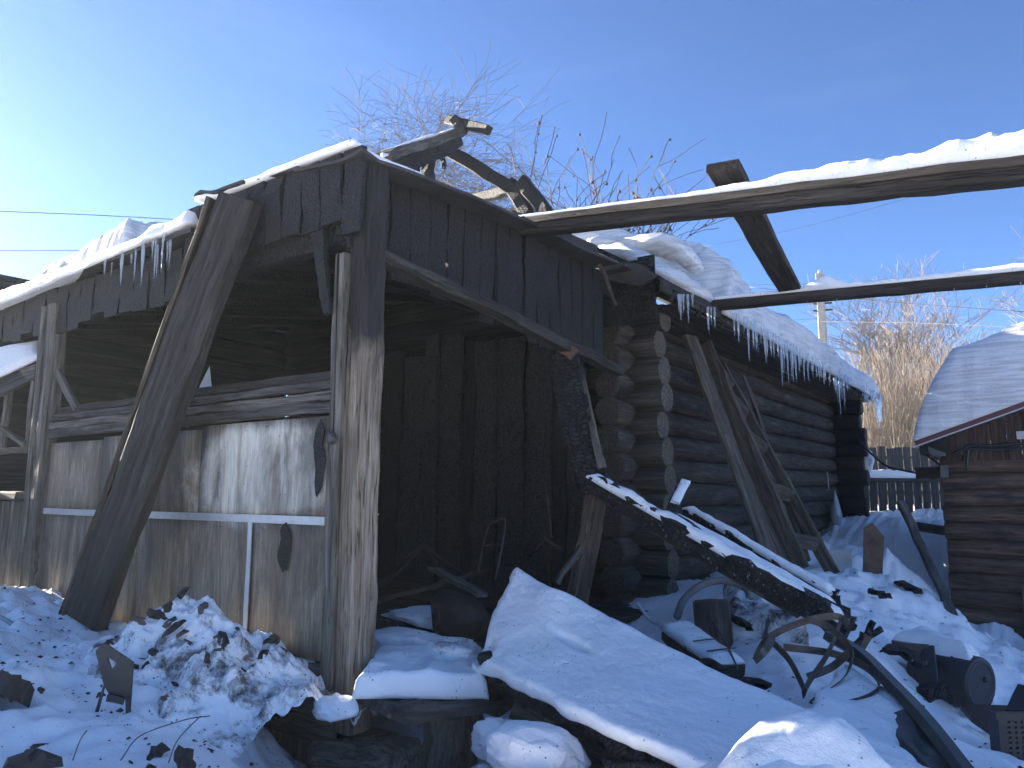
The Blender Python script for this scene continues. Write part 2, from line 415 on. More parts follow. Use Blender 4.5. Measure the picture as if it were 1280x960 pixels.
M_gutter = simple('grey_gutter', (.06, .068, .07), .4, .5); M_white = simple('white_panel', (.5, .5, .48), .5, 0, .12)
M_felt = simple('roofing_felt', (.035, .033, .032), .8, 0, .5, 5, .5); M_redbrown = simple('red_brown_board', (.06, .03, .025), .7)
M_concrete = simple('pole_concrete', (.32, .31, .29), .9, 0, .2); M_twig = simple('birch_twig', (.06, .048, .042), .85); M_bark = simple('pale_bark', (.20, .18, .165), .9, 0, .5)
M_shoot = simple('tan_shoot', (.21, .17, .13), .9, 0, .35); M_fruit = simple('dark_fruit', (.02, .012, .012), .6); M_cable = simple('cable', (.015, .015, .016), .5)
M_hose = simple('pale_hose', (.22, .21, .2), .6); M_bag = simple('plastic_sack', (.33, .34, .36), .35, 0, .15); M_rag = simple('scorched_rag', (.09, .06, .05), .9, 0, .7, 9, .8)
n = NT('ice'); M_ice = n.fin((.80, .86, .92), .12, spec=.6); n.b.inputs['Transmission Weight'].default_value = .75; n.b.inputs['IOR'].default_value = 1.31
n = NT('window_glass'); M_glass = n.fin((.05, .06, .07), .08, spec=.8)

def plymat():
    n = NT('scorched_plywood'); co = n.coord((1, 1, 1), rnd=False)
    gr = n.noise(n.coord((30, 30, 2.2), rnd=False), 2.0, 9, .72, .8)
    c = n.ramp(gr, [(.32, (.12, .10, .075)), (.5, (.23, .195, .15)), (.7, (.36, .315, .25))])
    # bleached patch, centred on the sheet by the post
    vm = n.t.nodes.new('ShaderNodeVectorMath'); vm.operation = 'SUBTRACT'; n.L(co, vm.inputs[0]); vm.inputs[1].default_value = (-.78, 0, 2.08)
    sc_ = n.t.nodes.new('ShaderNodeVectorMath'); sc_.operation = 'MULTIPLY'; n.L(vm.outputs[0], sc_.inputs[0]); sc_.inputs[1].default_value = (1.15, 1, 2.6)
    ln = n.t.nodes.new('ShaderNodeVectorMath'); ln.operation = 'LENGTH'; n.L(sc_.outputs[0], ln.inputs[0])
    big = n.noise(co, 2.4, 7, .65, .4)
    k = n.math('ADD', ln.outputs['Value'], n.math('MULTIPLY', big, 1.1))
    pale = n.ramp(gr, [(.3, (.46, .43, .36)), (.6, (.74, .71, .62))])
    c = n.mix(n.ramp(k, [(1.05, 1.), (1.3, 0.)]) if False else n.ramp(n.math('MULTIPLY', k, .5), [(.60, 1.), (.72, 0.)]), c, pale)
    soot = n.noise(n.coord((1.7, 1.7, .45), rnd=False), 1.7, 7, .62, .9)
    c = n.mix(n.ramp(soot, [(.45, 0.), (.60, .78)]), c, (.07, .062, .054))
    run = n.noise(n.coord((5, 5, .5), rnd=False), 1.8, 5, .6, .5)
    c = n.mix(n.ramp(run, [(.54, 0.), (.68, .45)]), c, (.15, .09, .055))
    sp = n.noise(co, 45, 3, .6); c = n.mix(n.ramp(sp, [(.66, 0.), (.72, .7)]), c, (.04, .03, .025))
    n.bump(gr, .35, .01); return n.fin(c, .75, spec=.3)
M_ply = plymat()

# ---------------------------------------------------------------- the ground: one sheet of snow
CP = []
def g(u, v, d): p = at(u, v, d); CP.append((p.x, p.y, p.z))
for a in [(0, 965, 2.7), (110, 965, 2.7), (230, 965, 2.8), (0, 880, 3.2), (80, 880, 3.3), (60, 830, 3.9), (0, 790, 4.6), (40, 765, 5.3), (110, 800, 4.4),
          (170, 830, 4.1), (225, 850, 3.8), (190, 900, 3.3), (250, 930, 3.0), (300, 975, 3.1), (350, 990, 3.7), (400, 1010, 3.9), (0, 1100, 2.0), (300, 1100, 2.0), (600, 1100, 2.0),
          (470, 1010, 3.8), (560, 1005, 3.9), (600, 925, 3.9), (660, 950, 3.3), (620, 960, 3.3), (700, 1000, 3.0),
          (1000, 930, 2.5), (940, 960, 2.4), (1060, 935, 2.55), (1100, 965, 2.5), (1000, 1050, 2.2), (860, 1060, 2.4),
          (1000, 876, 4.0), (920, 835, 4.8), (1070, 880, 3.85), (1120, 915, 3.3), (940, 785, 5.6), (860, 815, 5.4), (1180, 905, 5.0), (1240, 905, 4.9), (1140, 880, 4.6), (1000, 740, 6.4), (1030, 715, 7.4), (1100, 800, 4.9),
          (1090, 745, 6.6), (1150, 780, 6.0), (1180, 760, 7.4), (1130, 735, 8.0), (1110, 690, 10), (1150, 660, 13), (1110, 645, 15), (1160, 640, 16), (1250, 822, 7.6), (1220, 812, 8.6), (1275, 850, 6.5),
          (1200, 900, 4.7), (1240, 940, 4.1), (1210, 960, 3.9), (1120, 845, 4.9), (1140, 960, 3.0), (1180, 815, 6.0)]: g(*a)
CP += [(-2.3, .25, .95), (-2, 2.5, .8), (-4, 2, .8), (.2, 2.6, .75), (.6, 1.5, .6), (1., .7, .35), (.9, .1, .3), (0, 5.5, .9), (.8, 4.4, 1.2), (-5, -1, 1.3), (-7, -4, 1.2), (5, 2, .3), (6, 6, .3),
       (3, -3, .4), (0, -4, .8), (2, 8, .0), (4, 8.7, 0), (1, 10, .75), (-6, 10, 1), (4, 14, 1.5), (-1, 24, 1.4), (8, 18, 1.4)]
CPa = np.array(CP); nC = len(CPa)
def phi(r): return r
D = np.sqrt(((CPa[:, None, :2] - CPa[None, :, :2]) ** 2).sum(-1)); A = phi(D) + np.eye(nC) * .0
Wt = np.linalg.solve(A - np.eye(nC) * .06, CPa[:, 2] - 1.0)
def height(x, y):
    x = np.asarray(x, float); y = np.asarray(y, float); h = np.zeros(x.shape)
    for i in range(nC): h = h + Wt[i] * np.sqrt((x - CPa[i, 0]) ** 2 + (y - CPa[i, 1]) ** 2 + 1e-3)
    h = h + 1.0
    r = np.sqrt((x - 1) ** 2 + (y - 5) ** 2); k = np.clip((r - 13) / 12, 0, 1); h = h * (1 - k) + 1.4 * k
    lump = np.clip((-x + .3) / .8, 0, 1) * (y < 1) ; far = np.clip((y - 4) / 4, 0, 1)
    yard = np.clip((x - 2.2) * 1.5, 0, 1)
    yard2 = np.clip(x - .6, 0, 1) * np.clip(y - .8, 0, 1) * np.clip((9 - y) / 2, 0, 1)
    amp = .016 + .10 * lump + .12 * far * (1 - k) + .03 * yard + .045 * yard2
    h = h + .07 * far * (1 - k) * ridged(x * 1.5 + 2, y * 1.5, 7., 3)
    h = h + amp * (fbm(x * 2.1, y * 2.1, 0, 4) + .9 * ridged(x * 3.7 + 4, y * 3.7, 2., 4)) + .05 * fbm(x * .8, y * .8, 5., 3)
    h = h + (.009 + .022 * lump) * ridged(x * 9, y * 9, 1., 3) + .03 * lump * np.clip(fbm(x * 5, y * 5, 4.) - .1, 0, 1)
    return h
def gz(x, y): return float(height(np.array([float(x)]), np.array([float(y)]))[0])
def axis(lo, hi, st, L0, L1):
    a = list(np.arange(lo, hi + 1e-6, st)); s = st
    while a[-1] < L1: s *= 1.035 if a[-1] < 18 else 1.3; a.append(a[-1] + s)
    s = st
    while a[0] > L0: s *= 1.18; a.insert(0, a[0] - s)
    return np.array(a)
gx = axis(-3.8, 3.6, .028, -700, 700); gy = axis(-1.8, 3.6, .028, -700, 700)
X, Y = np.meshgrid(gx, gy, indexing='ij'); Z = height(X, Y)
V = np.stack([X, Y, Z], -1).reshape(-1, 3); nx, ny = len(gx), len(gy)
ii, jj = np.meshgrid(np.arange(nx - 1), np.arange(ny - 1), indexing='ij'); a = (ii * ny + jj).ravel()
Q = np.stack([a, a + ny, a + ny + 1, a + 1], -1)
gm = bpy.data.meshes.new('snow_ground'); gm.vertices.add(len(V)); gm.vertices.foreach_set('co', V.ravel())
gm.loops.add(Q.size); gm.loops.foreach_set('vertex_index', Q.ravel().astype(np.int32)); gm.polygons.add(len(Q))
gm.polygons.foreach_set('loop_start', np.arange(0, Q.size, 4, dtype=np.int32)); gm.polygons.foreach_set('use_smooth', np.ones(len(Q), bool))
gm.update(calc_edges=True); gm.materials.append(M_snow)
kind(link('snow_ground', gm), 'structure')

# ---------------------------------------------------------------- the burnt veranda (corner post at the origin)
ver = thing('burnt_veranda', 'scorched veranda clad in stained plywood, its corner post facing the yard', 'veranda', (0, 0, .4))
board('corner_post', (.0, .05, .78), (-.005, .085, 3.84), .155, .16, M_post, ver, up=(0, -1, 0), seg=14, rough=.004, seed=3)
board('post_trim', (-.115, -.025, .98), (-.10, -.02, 3.3), .085, .045, M_grey, ver, up=(0, -1, 0), seg=10, rough=.003)
plab(board('brace', (-.13, -.09, 2.95), (-.34, -.03, 3.62), .11, .05, M_charfine, ver, up=(0, -1, 0), seg=6, taper=(.45, 1.)), 'charred brace running up from the post')
plab(chunk('lamp_socket', (-.09, -.07, 2.27), (.035, .02, .04), M_black, ver, 5, .25, 2), 'black diamond-shaped lamp socket on the post')
tube('socket_wire', [(-.09, -.06, 2.3), (-.1, -.055, 2.8), (-.11, -.05, 3.3)], .005, M_cable, ver, n=4)
# plywood sheets between metal strips
def ply(x0, x1, z0, z1, hole=None, sd=0):
    nxp, nzp = 9, 7; Vp = []; Fp = []
    for i in range(nxp + 1):
        for j in range(nzp + 1):
            x = x0 + (x1 - x0) * i / nxp; z = z0 + (z1 - z0) * j / nzp
            y = -.004 - .016 * abs(float(fbm(x * 2.5, z * 2.5, sd))) * sin(pi * i / nxp)
            Vp.append((x, y, z))
    k = len(Vp); Vp += [(x, .02, z) for x, _, z in Vp]
    wv = nzp + 1
    for i in range(nxp):
        for j in range(nzp):
            a = i * wv + j; Fp.append((a, a + wv, a + wv + 1, a + 1)); Fp.append((k + a, k + a + 1, k + a + wv + 1, k + a + wv))
    for i in range(nxp): a = i * wv; Fp.append((a, a + k, a + wv + k, a + wv)); a += nzp; Fp.append((a, a + wv, a + wv + k, a + k))
    for j in range(nzp): Fp.append((j, j + 1, j + 1 + k, j + k)); a = nxp * wv + j; Fp.append((a, a + k, a + 1 + k, a + 1))
    return link('plywood_sheet', mesh('ply', Vp, Fp, M_ply, True), ver)
ply(-1.385, -.15, 1.845, 2.40, sd=1); ply(-2.62, -1.40, 1.845, 2.38, sd=2); ply(-3.44, -2.635, 1.845, 2.36, sd=3)
ply(-.815, -.15, 1.10, 1.815, sd=4); ply(-2.05, -.835, 1.10, 1.815, sd=5); ply(-3.44, -2.065, 1.10, 1.815, sd=6)
for z0_, z1_, a_, b_ in ((1.83, 1.83, -3.44, -.15),): board('metal_strip', (a_, -.018, z0_), (b_, -.018, z1_), .045, .006, M_galv, ver, up=(0, -1, 0), seg=6, rough=.001)
board('metal_strip', (-.825, -.02, 1.11), (-.825, -.02, 1.81), .034, .006, M_galv, ver, up=(0, -1, 0), seg=3, rough=.001)
for x_ in np.arange(-3.3, -.2, .31): pass
# flaked and burnt scars: thin charred plates laid on the plywood
def scar(cx, cz, w_, h_, lab, sd):
    rr = random.Random(sd); pts = []
    for i in range(18):
        a = 2 * pi * i / 18; pts.append((cx + w_ * cos(a) * (1 + rr.uniform(-.45, .25)), cz + h_ * sin(a) * (1 + rr.uniform(-.08, .08))))
    M = Matrix(((1, 0, 0, 0), (0, 0, -1, -.026), (0, 1, 0, 0), (0, 0, 0, 1)))
    plab(plate('burn_scar', pts, [], .004, M_charfine, ver, M), lab)
scar(-.235, 2.17, .045, .215, 'long burnt slot beside the post', 2); scar(-.50, 1.68, .055, .135, 'dark flaked scar below the metal strip', 5)
# rails above the plywood, bottom boards
for k, (z, h, y, mt) in enumerate(((2.435, .06, -.01, M_greyd), (2.50, .055, .01, M_grey), (2.565, .05, .03, M_greyd), (2.625, .05, .05, M_charlog))):
    board('top_rail', (-3.46, y, z), (-.14, y, z + .012), h, .055, mt, ver, up=(0, -1, 0), seg=12, rough=.004)
board('bottom_rail', (-3.46, -.01, 1.06), (-.12, -.01, 1.05), .07, .05, M_greyd, ver, up=(0, -1, 0), seg=8)
board('skirting_board', (-3.46, -.03, .925), (-.1, -.03, .92), .16, .035, M_grey, ver, up=(0, -1, 0), seg=8)
board('skirting_board', (-3.46, -.035, .79), (-.04, -.035, .78), .12, .035, M_greyd, ver, up=(0, -1, 0), seg=8)
x = -3.4
while x < -.1:
    w_ = U(.12, .16); board('plinth_board', (x + w_ / 2, U(-.02, -.01), .1), (x + w_ / 2, -.01, .72 + U(-.01, .01)), w_ - .008, .025, M_grey, ver, up=(0, -1, 0), seg=3); x += w_
board('plinth_block', (-.16, .04, .55), (.34, .10, .60), .34, .3, M_grey, ver, up=(0, -1, 0), seg=5, rough=.012)
board('plinth_post', (.1, .08, .05), (.1, .09, .76), .22, .22, M_grey, ver, up=(0, -1, 0), seg=4)
# left end: posts and the second bay with its window
board('side_post', (-3.56, 0, .7), (-3.52, 0, 3.5), .13, .12, M_grey, ver, up=(0, -1, 0), seg=8)
board('side_post', (-3.71, -.01, .7), (-3.66, -.01, 3.5), .07, .1, M_grey, ver, up=(0, -1, 0), seg=8)
board('brace', (-3.48, .02, 2.95), (-3.15, .03, 2.62), .06, .04, M_grey, ver, up=(0, -1, 0), seg=3)
win = board('window_frame', (-4.9, .0, 2.95), (-3.78, .0, 2.97), .12, .07, M_grey, ver, up=(0, -1, 0), seg=4)
for p0, p1, w_ in (((-3.86, 0, 2.3), (-3.84, 0, 2.9), .06), ((-4.35, 0, 2.3), (-4.33, 0, 2.9), .05), ((-4.9, 0, 2.31), (-3.8, 0, 2.33), .05), ((-4.33, -.02, 2.52), (-3.85, -.02, 2.36), .04)):
    board('sash_bar', p0, p1, w_, .05, M_grey, win, up=(0, -1, 0), seg=3)
board('window_sill', (-4.9, -.05, 1.93), (-3.74, -.05, 1.95), .07, .12, M_grey, ver, up=(0, -1, 0), seg=4)
x = -6.2
while x < -3.8:
    w_ = U(.14, .2); board('wall_board', (x + w_ / 2, U(-.01, .01), .3), (x + w_ / 2, U(-.01, .01), 1.9), w_ - .008, .025, M_grey, ver, up=(0, -1, 0), seg=3); x += w_
# fascia and hanging boards, charred
for k in range(10):
    x0 = -1.6 + .17 * k
    board('fascia_board', (x0 + .085, -.07 + U(-.01, .01), 3.45 + U(-.13, .06)), (x0 + .085 + U(-.01, .01), -.07, 3.87), U(.15, .175), .025, M_charfine, ver, up=(0, -1, 0), seg=4, rough=.005)
for k in range(20):
    x0 = -1.5 - .2 * (k + 1)
    board('fascia_board', (x0 + .1, -.02 + U(-.006, .006), 3.3 + U(-.05, .04)), (x0 + .1, -.02, 3.64), .19, .025, M_charfine, ver, up=(0, -1, 0), seg=4, rough=.005)
for k in range(17):
    y0 = -.05 + .178 * k
    zb = 3.33 - .09 * y0 + U(-.09, .07)
    board('gable_board', (-.075 + U(-.015, .015), y0 + .09 + U(-.02, .02), zb), (-.08 + U(-.01, .01), y0 + .09, 3.92 - (.12, .09, .05, .02)[k] if k < 4 else 3.92), U(.15, .178), .025, M_charfine, ver, up=(1, 0, 0), seg=4, rough=.005)
plab(board('wall_plate', (-.02, .12, 3.34), (-.03, 3.2, 3.04), .08, .1, M_charlog, ver, up=(1, 0, 0), seg=10, rough=.006), 'brown sloping plate under the hanging boards')
board('wall_plate', (-6.5, .05, 3.38), (.05, .06, 3.46), .12, .14, M_char, ver, seg=10, rough=.008)
for k in range(9): board('rafter', (-5.6 + .68 * k, -.02, 3.62 if k < 6 else 3.78), (-5.6 + .68 * k, 3.9, 4.3 if k < 6 else 3.84), .07, .13, M_char, ver, seg=6, rough=.006)
# roof sheets over the corner: thin, warped
def warped(name, x0, x1, y0, y1, zf, mat, t=.02, nx_=8, ny_=12):
    Vp = []; Fp = []
    for i in range(nx_ + 1):
        for j in range(ny_ + 1):
            x = x0 + (x1 - x0) * i / nx_; y = y0 + (y1 - y0) * j / ny_; Vp.append((x, y, zf(x, y)))
    k = len(Vp); Vp += [(x, y, z - t) for x, y, z in Vp]; wv = ny_ + 1
    for i in range(nx_):
        for j in range(ny_): a = i * wv + j; Fp.append((a, a + wv, a + wv + 1, a + 1)); Fp.append((k + a, k + a + 1, k + a + wv + 1, k + a + wv))
    for i in range(nx_): a = i * wv; Fp.append((a, a + k, a + wv + k, a + wv)); a += ny_; Fp.append((a, a + wv, a + wv + k, a + k))
    for j in range(ny_): Fp.append((j, j + 1, j + 1 + k, j + k)); a = nx_ * wv + j; Fp.append((a, a + k, a + 1 + k, a + 1))
    return link(name, mesh(name, Vp, Fp, mat), ver)
def zr(x, y, s): return 3.885 + .02 * y + .03 * float(fbm(x * 2.2, y * 1.7, s)) + .03 * math.exp(-((x - .1) ** 2 + (y + .1) ** 2) / .004) - .07 * math.exp(-((x - .1) ** 2 + (y + .1) ** 2) / .2)
warped('roof_sheet', -.46, .11, -.1, 1.5, lambda x, y: zr(x, y, 1), M_felt); warped('roof_sheet', -.95, -.44, -.09, 1.6, lambda x, y: zr(x, y, 2) + .012, M_felt)
warped('roof_sheet', -1.45, -.93, -.12, 1.6, lambda x, y: zr(x, y, 3) + .02 + .05 * math.exp(-((x + 1.4) ** 2 + (y + .1) ** 2) / .01), M_felt)
warped('roof_sheet', -1.45, .10, 1.48, 2.95, lambda x, y: zr(x, y, 4) + .025, M_felt)
warped('roof_sheet', -6.8, -1.43, -.14, 3.95, lambda x, y: 3.70 + .17 * max(y, 0) + .05 * (x + 1.4) * .25 + .012 * float(fbm(x * 2, y * 2)), M_felt, .03, 22, 14)
warped('roof_sheet', -1.5, .2, 2.9, 4.0, lambda x, y: 3.93 + .02 * float(fbm(x * 3, y * 3, 8)), M_felt)
# floor and inner left wall
for k in range(13): board('floor_board', (-5.6, .22 + .29 * k, .93 + U(-.01, .01)), (.1, .22 + .29 * k, .93), .27, .04, M_soot, ver, seg=6)
for k in range(13): board('end_wall_log', (-5.7, .0, .95 + .26 * k), (-5.7, 3.95, .95 + .26 * k), .16, .262, M_soot, ver, seg=5, rough=.002)
# snow that lies on the corner roof's far side
s_ = sheet('roof_snow', ((-1.44, -.12, 3.915), (.02, -.11, 3.915), (.02, .6, 3.93), (-1.44, .9, 3.95)), 40, 20, lambda u, v, x, y: .008 + .02 * fbm(x * 4, y * 4), M_snow, edge=.03, under=.03)
tag(s_, 'thin crust of snow on the felt above the corner post', 'snow')

# ledge right of the post
led = thing('porch_ledge', 'thick plank ledge on two stumps right of the corner post, snow on top', 'ledge', (.7, .5, .3))
board('plank', at(462, 880, 3.85), at(612, 873, 4.35), .42, .07, M_greyd, led, up=(0, 0, 1), seg=8, rough=.012)
for (u0, v0, u1, v1, d, w_) in ((545, 975, 552, 880, 4.05, .17), (580, 965, 583, 880, 4.2, .13)): board('stump', at(u0, v0, d), at(u1, v1, d), w_, .15, M_grey, led, up=(0, -1, 0), seg=4, rough=.01)
sheet('snow', (at(440, 868, 3.72), at(608, 872, 4.1), at(602, 822, 4.75), at(466, 828, 4.35)), 60, 30, lambda u, v, x, y: .10 + .025 * fbm(x * 5, y * 5) - .04 * np.exp(-((u - .68) ** 2 + (v - .6) ** 2) / .01), M_snow, led, edge=.05, nrm=(0, 0, 1), edgeamp=.05)
sk = thing('snow_clod', 'small clod of grainy snow on the timber end at the foot of the post', 'snow', at(418, 880, 3.75))
chunk('snow', at(418, 884, 3.78), (.12, .1, .055), M_snow, sk, 4, .35, 3)

# ---------------------------------------------------------------- the log house
hs = thing('log_house', 'smoke-blackened log house with interlocked corner logs and hanging eave', 'house', (-2, 8, .4))
XW = -.36
for k in range(13):
    z = .62 + .265 * k
    e0 = 3.62 + U(-.06, .03)
    log('log', (XW + U(-.012, .012), e0, z), (XW + U(-.01, .01), 13.1, z - .02), .142, .132, [M_log, M_endc], hs, seg=26, seed=k + 1, n=14, am=.09, sag=.02)
for k in range(13):
    z = .5 + .265 * k
    if k == 12:
        for q in range(3): log('log', (-5.8, 4.02, z + .25 * q + .25), (-1.1 - .35 * q, 4.02, z + .25 * q + .25), .135, .142, [M_soot, M_endc], hs, seg=10, seed=k + 141 + q, n=12)
    log('log', (-5.6, 4.02, z), (.06 + U(-.05, .04), 4.02 + U(-.02, .02), z), .135, .142, [M_charlog if k < 12 else M_soot, M_end], hs, seg=18, seed=k + 41, n=14, am=.09)
for k in range(12):
    z = .6 + .27 * k
    log('log', (-1.3, 13.0, z), (.26 + U(-.05, .04), 13.0, z), .15, .155, [M_char, M_char], hs, seg=5, seed=k + 71, n=10)
for k, (u0, u1, mt) in enumerate(((474, 498, M_inner2), (500, 528, M_inner), (530, 545, M_inner), (548, 575, M_inner), (577, 592, M_inner2), (594, 620, M_inner), (622, 655, M_inner), (657, 689, M_inner), (691, 707, M_inner2), (709, 733, M_inner))):
    a, b = onp(u0, 560, 1, 3.78).x, onp(u1, 560, 1, 3.78).x
    board('charred_board', ((a + b) / 2, 3.78 + U(-.03, .03), .85), ((a + b) / 2 + U(-.04, .04), 3.82, 3.7 + U(-.15, .15)), abs(b - a) * .93, .05 + .02 * (k % 3), mt, hs, up=(0, -1, 0), seg=16, rough=.008, broken=(0, .06))
SL = .62
def roofz(x): return 3.86 + (.34 - x) * SL
rf = None
for k in range(7):
    ya = 3.3 + k * 1.45; x1 = -2.4 if k > 0 else -.9
    o = board('roof_board', ((.34 + x1) / 2, ya, (roofz(.34) + roofz(x1)) / 2), ((.34 + x1) / 2, ya + 1.44, (roofz(.34) + roofz(x1)) / 2), (.34 - x1) * sqrt(1 + SL * SL), .04, M_char, hs, up=(SL, 0, 1), seg=5, rough=.006)
for k in range(15):
    ya = 3.5 + .68 * k
    board('rafter', (.38, ya, roofz(.38) - .1), (-2.4 if k > 1 else -.9, ya, roofz(-2.4 if k > 1 else -.9) - .1), .07, .12, M_char, hs, seg=4)
board('eave_board', (.37, 3.25, 3.80), (.37, 13.5, 3.80), .12, .03, M_charlog, hs, up=(1, 0, 0), seg=20, rough=.006)
for k in range(6): board('soffit_board', (.3 - .11 * k, 3.7, 3.72), (.3 - .11 * k, 13.4, 3.72), .1, .02, M_charlog, hs, seg=8)

rs = thing('roof_snow_slab', 'long layered slab of old snow along the house eave, fringed with icicles', 'snow slab', (.3, 6, 3.9))
def slabtop(u, v, x, y):
    return .30 + .12 * fbm(x * .7, y * .9, 2) + .05 * fbm(x * 3, y * 3, 4) + .10 * np.exp(-((x - .5) ** 2) / .6) + .03 * np.sin(y * 9 + 2 * fbm(x, y))
sheet('snow', ((.46, 4.75, roofz(.46) + .02), (.48, 13.75, roofz(.48)), (-1.7, 13.75, roofz(-1.7)), (-1.7, 4.75, roofz(-1.7) + .02)), 150, 40, slabtop, M_snowroof, rs, edge=.12, nrm=(.25, 0, 1), edgeamp=.14)
# icicle meshes shared
def icmesh(sd):
    rr = random.Random(sd); rings = []; n_ = 6; S = 6
    for i in range(S + 1):
        f = i / S; r_ = (.5 * (1 - f) ** .8 + .02) * (1 + rr.uniform(-.12, .12)); dx, dy = rr.uniform(-.05, .05), rr.uniform(-.05, .05)
        rings.append([(r_ * cos(2 * pi * j / n_) + dx, r_ * sin(2 * pi * j / n_) + dy, -f) for j in range(n_)])
    V_, F_ = loft(rings); F_ = [f[::-1] for f in F_]; return mesh('icicle', V_, F_, M_ice, True)
ICE = [icmesh(s) for s in range(6)]
def icicle(p, l, wd, parent): return link('icicle', R.choice(ICE), parent, Matrix.Translation(p) @ Matrix.Rotation(U(0, 6), 4, 'Z') @ Matrix.Diagonal((wd, wd, l, 1)))
y = 5.0
while y < 13.7:
    c = float(fbm(y * 1.3, 3.)); 
    if y > 13.2 or c > -.42:
        icicle((.46 + U(-.03, .05), y, 3.86 + U(0, .03)), (.10 + .26 * max(0, c + .35)) * U(.6, 2.1), U(.018, .036), rs)
    y += U(.03, .085)
for q in range(7): icicle((.47 + U(-.04, .06), 13.55 + U(-.1, .25), 3.9), U(.35, .75), U(.04, .06), rs)

# folded drifts at the near end of the roof
fd = thing('folded_roof_snow', 'crumpled grey-white folds of sagging snow at the burnt end of the roof', 'snow slab', (.1, 4.5, 4.))
def fold(pts, ra, sd, mat=M_snowroof, fl=.62):
    P = spl(pts, 9); n_ = 18; rings = []
    for i, p in enumerate(P):
        f = i / (len(P) - 1); t = (P[min(i + 1, len(P) - 1)] - P[max(i - 1, 0)]).normalized(); s = Vector((0, 0, 1)); s = (s - t * s.dot(t)).normalized(); b = t.cross(s)
        k = ra * (sin(pi * min(1, .12 + f * .8)) ** .5); ring = []
        for j in range(n_):
            a = 2 * pi * j / n_; q = k * (1 + .42 * float(fbm(p.x * 3 + cos(a), p.y * 3 + sin(a), sd + 2 * a / 6, 3)) + .16 * float(vn(a * 3., f * 14, sd)))
            ring.append(p + b * q * cos(a) + s * q * fl * sin(a))
        rings.append(ring)
    V_, F_ = loft(rings); return link('snow_fold', mesh('fold', V_, F_, mat, True), fd)
fold([onp(u, v, 1, yy) for u, v, yy in ((756, 312, 4.3), (790, 318, 4.2), (835, 345, 4.1), (868, 366, 4.3), (885, 374, 4.6))], .16, 1)
fold([onp(u, v, 1, yy) for u, v, yy in ((775, 308, 4.9), (820, 306, 4.8), (855, 322, 4.9), (888, 358, 5.0))], .2, 5)
fold([onp(u, v, 1, yy) for u, v, yy in ((735, 306, 4.6), (760, 306, 4.8), (800, 310, 5.2))], .15, 9)
fold([onp(u, v, 1, yy) for u, v, yy in ((820, 312, 5.8), (868, 320, 5.7), (905, 350, 5.6), (922, 378, 5.7))], .27, 13)
for q in range(9): icicle(onp(U(848, 868), 368, 0, .42) if q < 5 else onp(U(884, 894), 384, 0, .42), U(.1, .3), U(.02, .035), fd)
# ragged felt hanging over the gap
for k, (pts, m) in enumerate((([(640, 262), (690, 283), (745, 306), (752, 330), (700, 322), (655, 290)], M_felt), ([(748, 326), (800, 330), (822, 345), (800, 358), (760, 350)], M_felt))):
    o3 = [onp(u, v, 1, 3.05) for u, v in pts]; c = sum(o3, Vector()) / len(o3)
    Mx = Matrix(((1, 0, 0, c.x), (0, 0, -1, c.y), (0, 1, 0, c.z), (0, 0, 0, 1)))
    tag(plate('roofing_felt', [((p.x - c.x), (p.z - c.z)) for p in o3], [], .02, m, None, Mx), ('torn black felt hanging at the break between veranda and house roofs', 'curled black felt scrap under the first snow fold')[k], 'roofing felt')
# attic remains
at_ = thing('charred_roof_frame', 'burnt-out rafters and collar beams standing against the sky', 'roof frame', (-1.5, 3.5, 4))
def py(u, v, y_): return onp(u, v, 1, y_)
rb = board('ridge_board', py(478, 197, 2.0), py(574, 166, 3.4), .20, .10, M_greyd, at_, up=(0, 0, 1), seg=8, rough=.008)
board('ridge_board', py(485, 215, 2.1), py(578, 175, 3.45), .06, .18, M_char, at_, seg=8, rough=.01, taper=(1, .8))
for p0, p1, w_ in (((556, 184, 3.4), (642, 238, 3.5), .15), ((636, 228, 3.5), (672, 290, 3.5), .15), ((562, 257, 3.9), (655, 232, 3.6), .11), ((652, 226, 3.5), (712, 305, 3.5), .15), ((535, 192, 3.0), (536, 235, 3.0), .13), ((514, 200, 2.8), (516, 240, 2.8), .15), ((552, 190, 3.2), (556, 212, 3.2), .05), ((560, 150, 3.5), (611, 163, 3.3), .11), ((568, 148, 3.4), (580, 165, 3.4), .12)):
    board('rafter', py(*p0), py(*p1), w_ * .95, w_ * .8, M_charfine, at_, up=(0, -1, 0), seg=6, rough=.004, broken=(.015, .015))
for k in range(8): board('gable_closing_board', (-1.0 + .17 * k, 3.36, 3.5), (-1.0 + .17 * k, 3.36, 3.98 + .02 * k), .168, .025, M_char, at_, up=(0, -1, 0), seg=2)
board('rafter', py(694, 275, 3.3), py(722, 318, 3.3), .08, .06, M_rust, at_, up=(0, -1, 0), seg=3)
sheet('snow', (py(478, 196, 1.9), py(572, 163, 3.3), py(566, 160, 3.4), py(472, 190, 2.0)), 50, 8, lambda u, v, x, y: .012 + .012 * fbm(x * 7, y * 9), M_snowd, at_, edge=.02, under=.01)

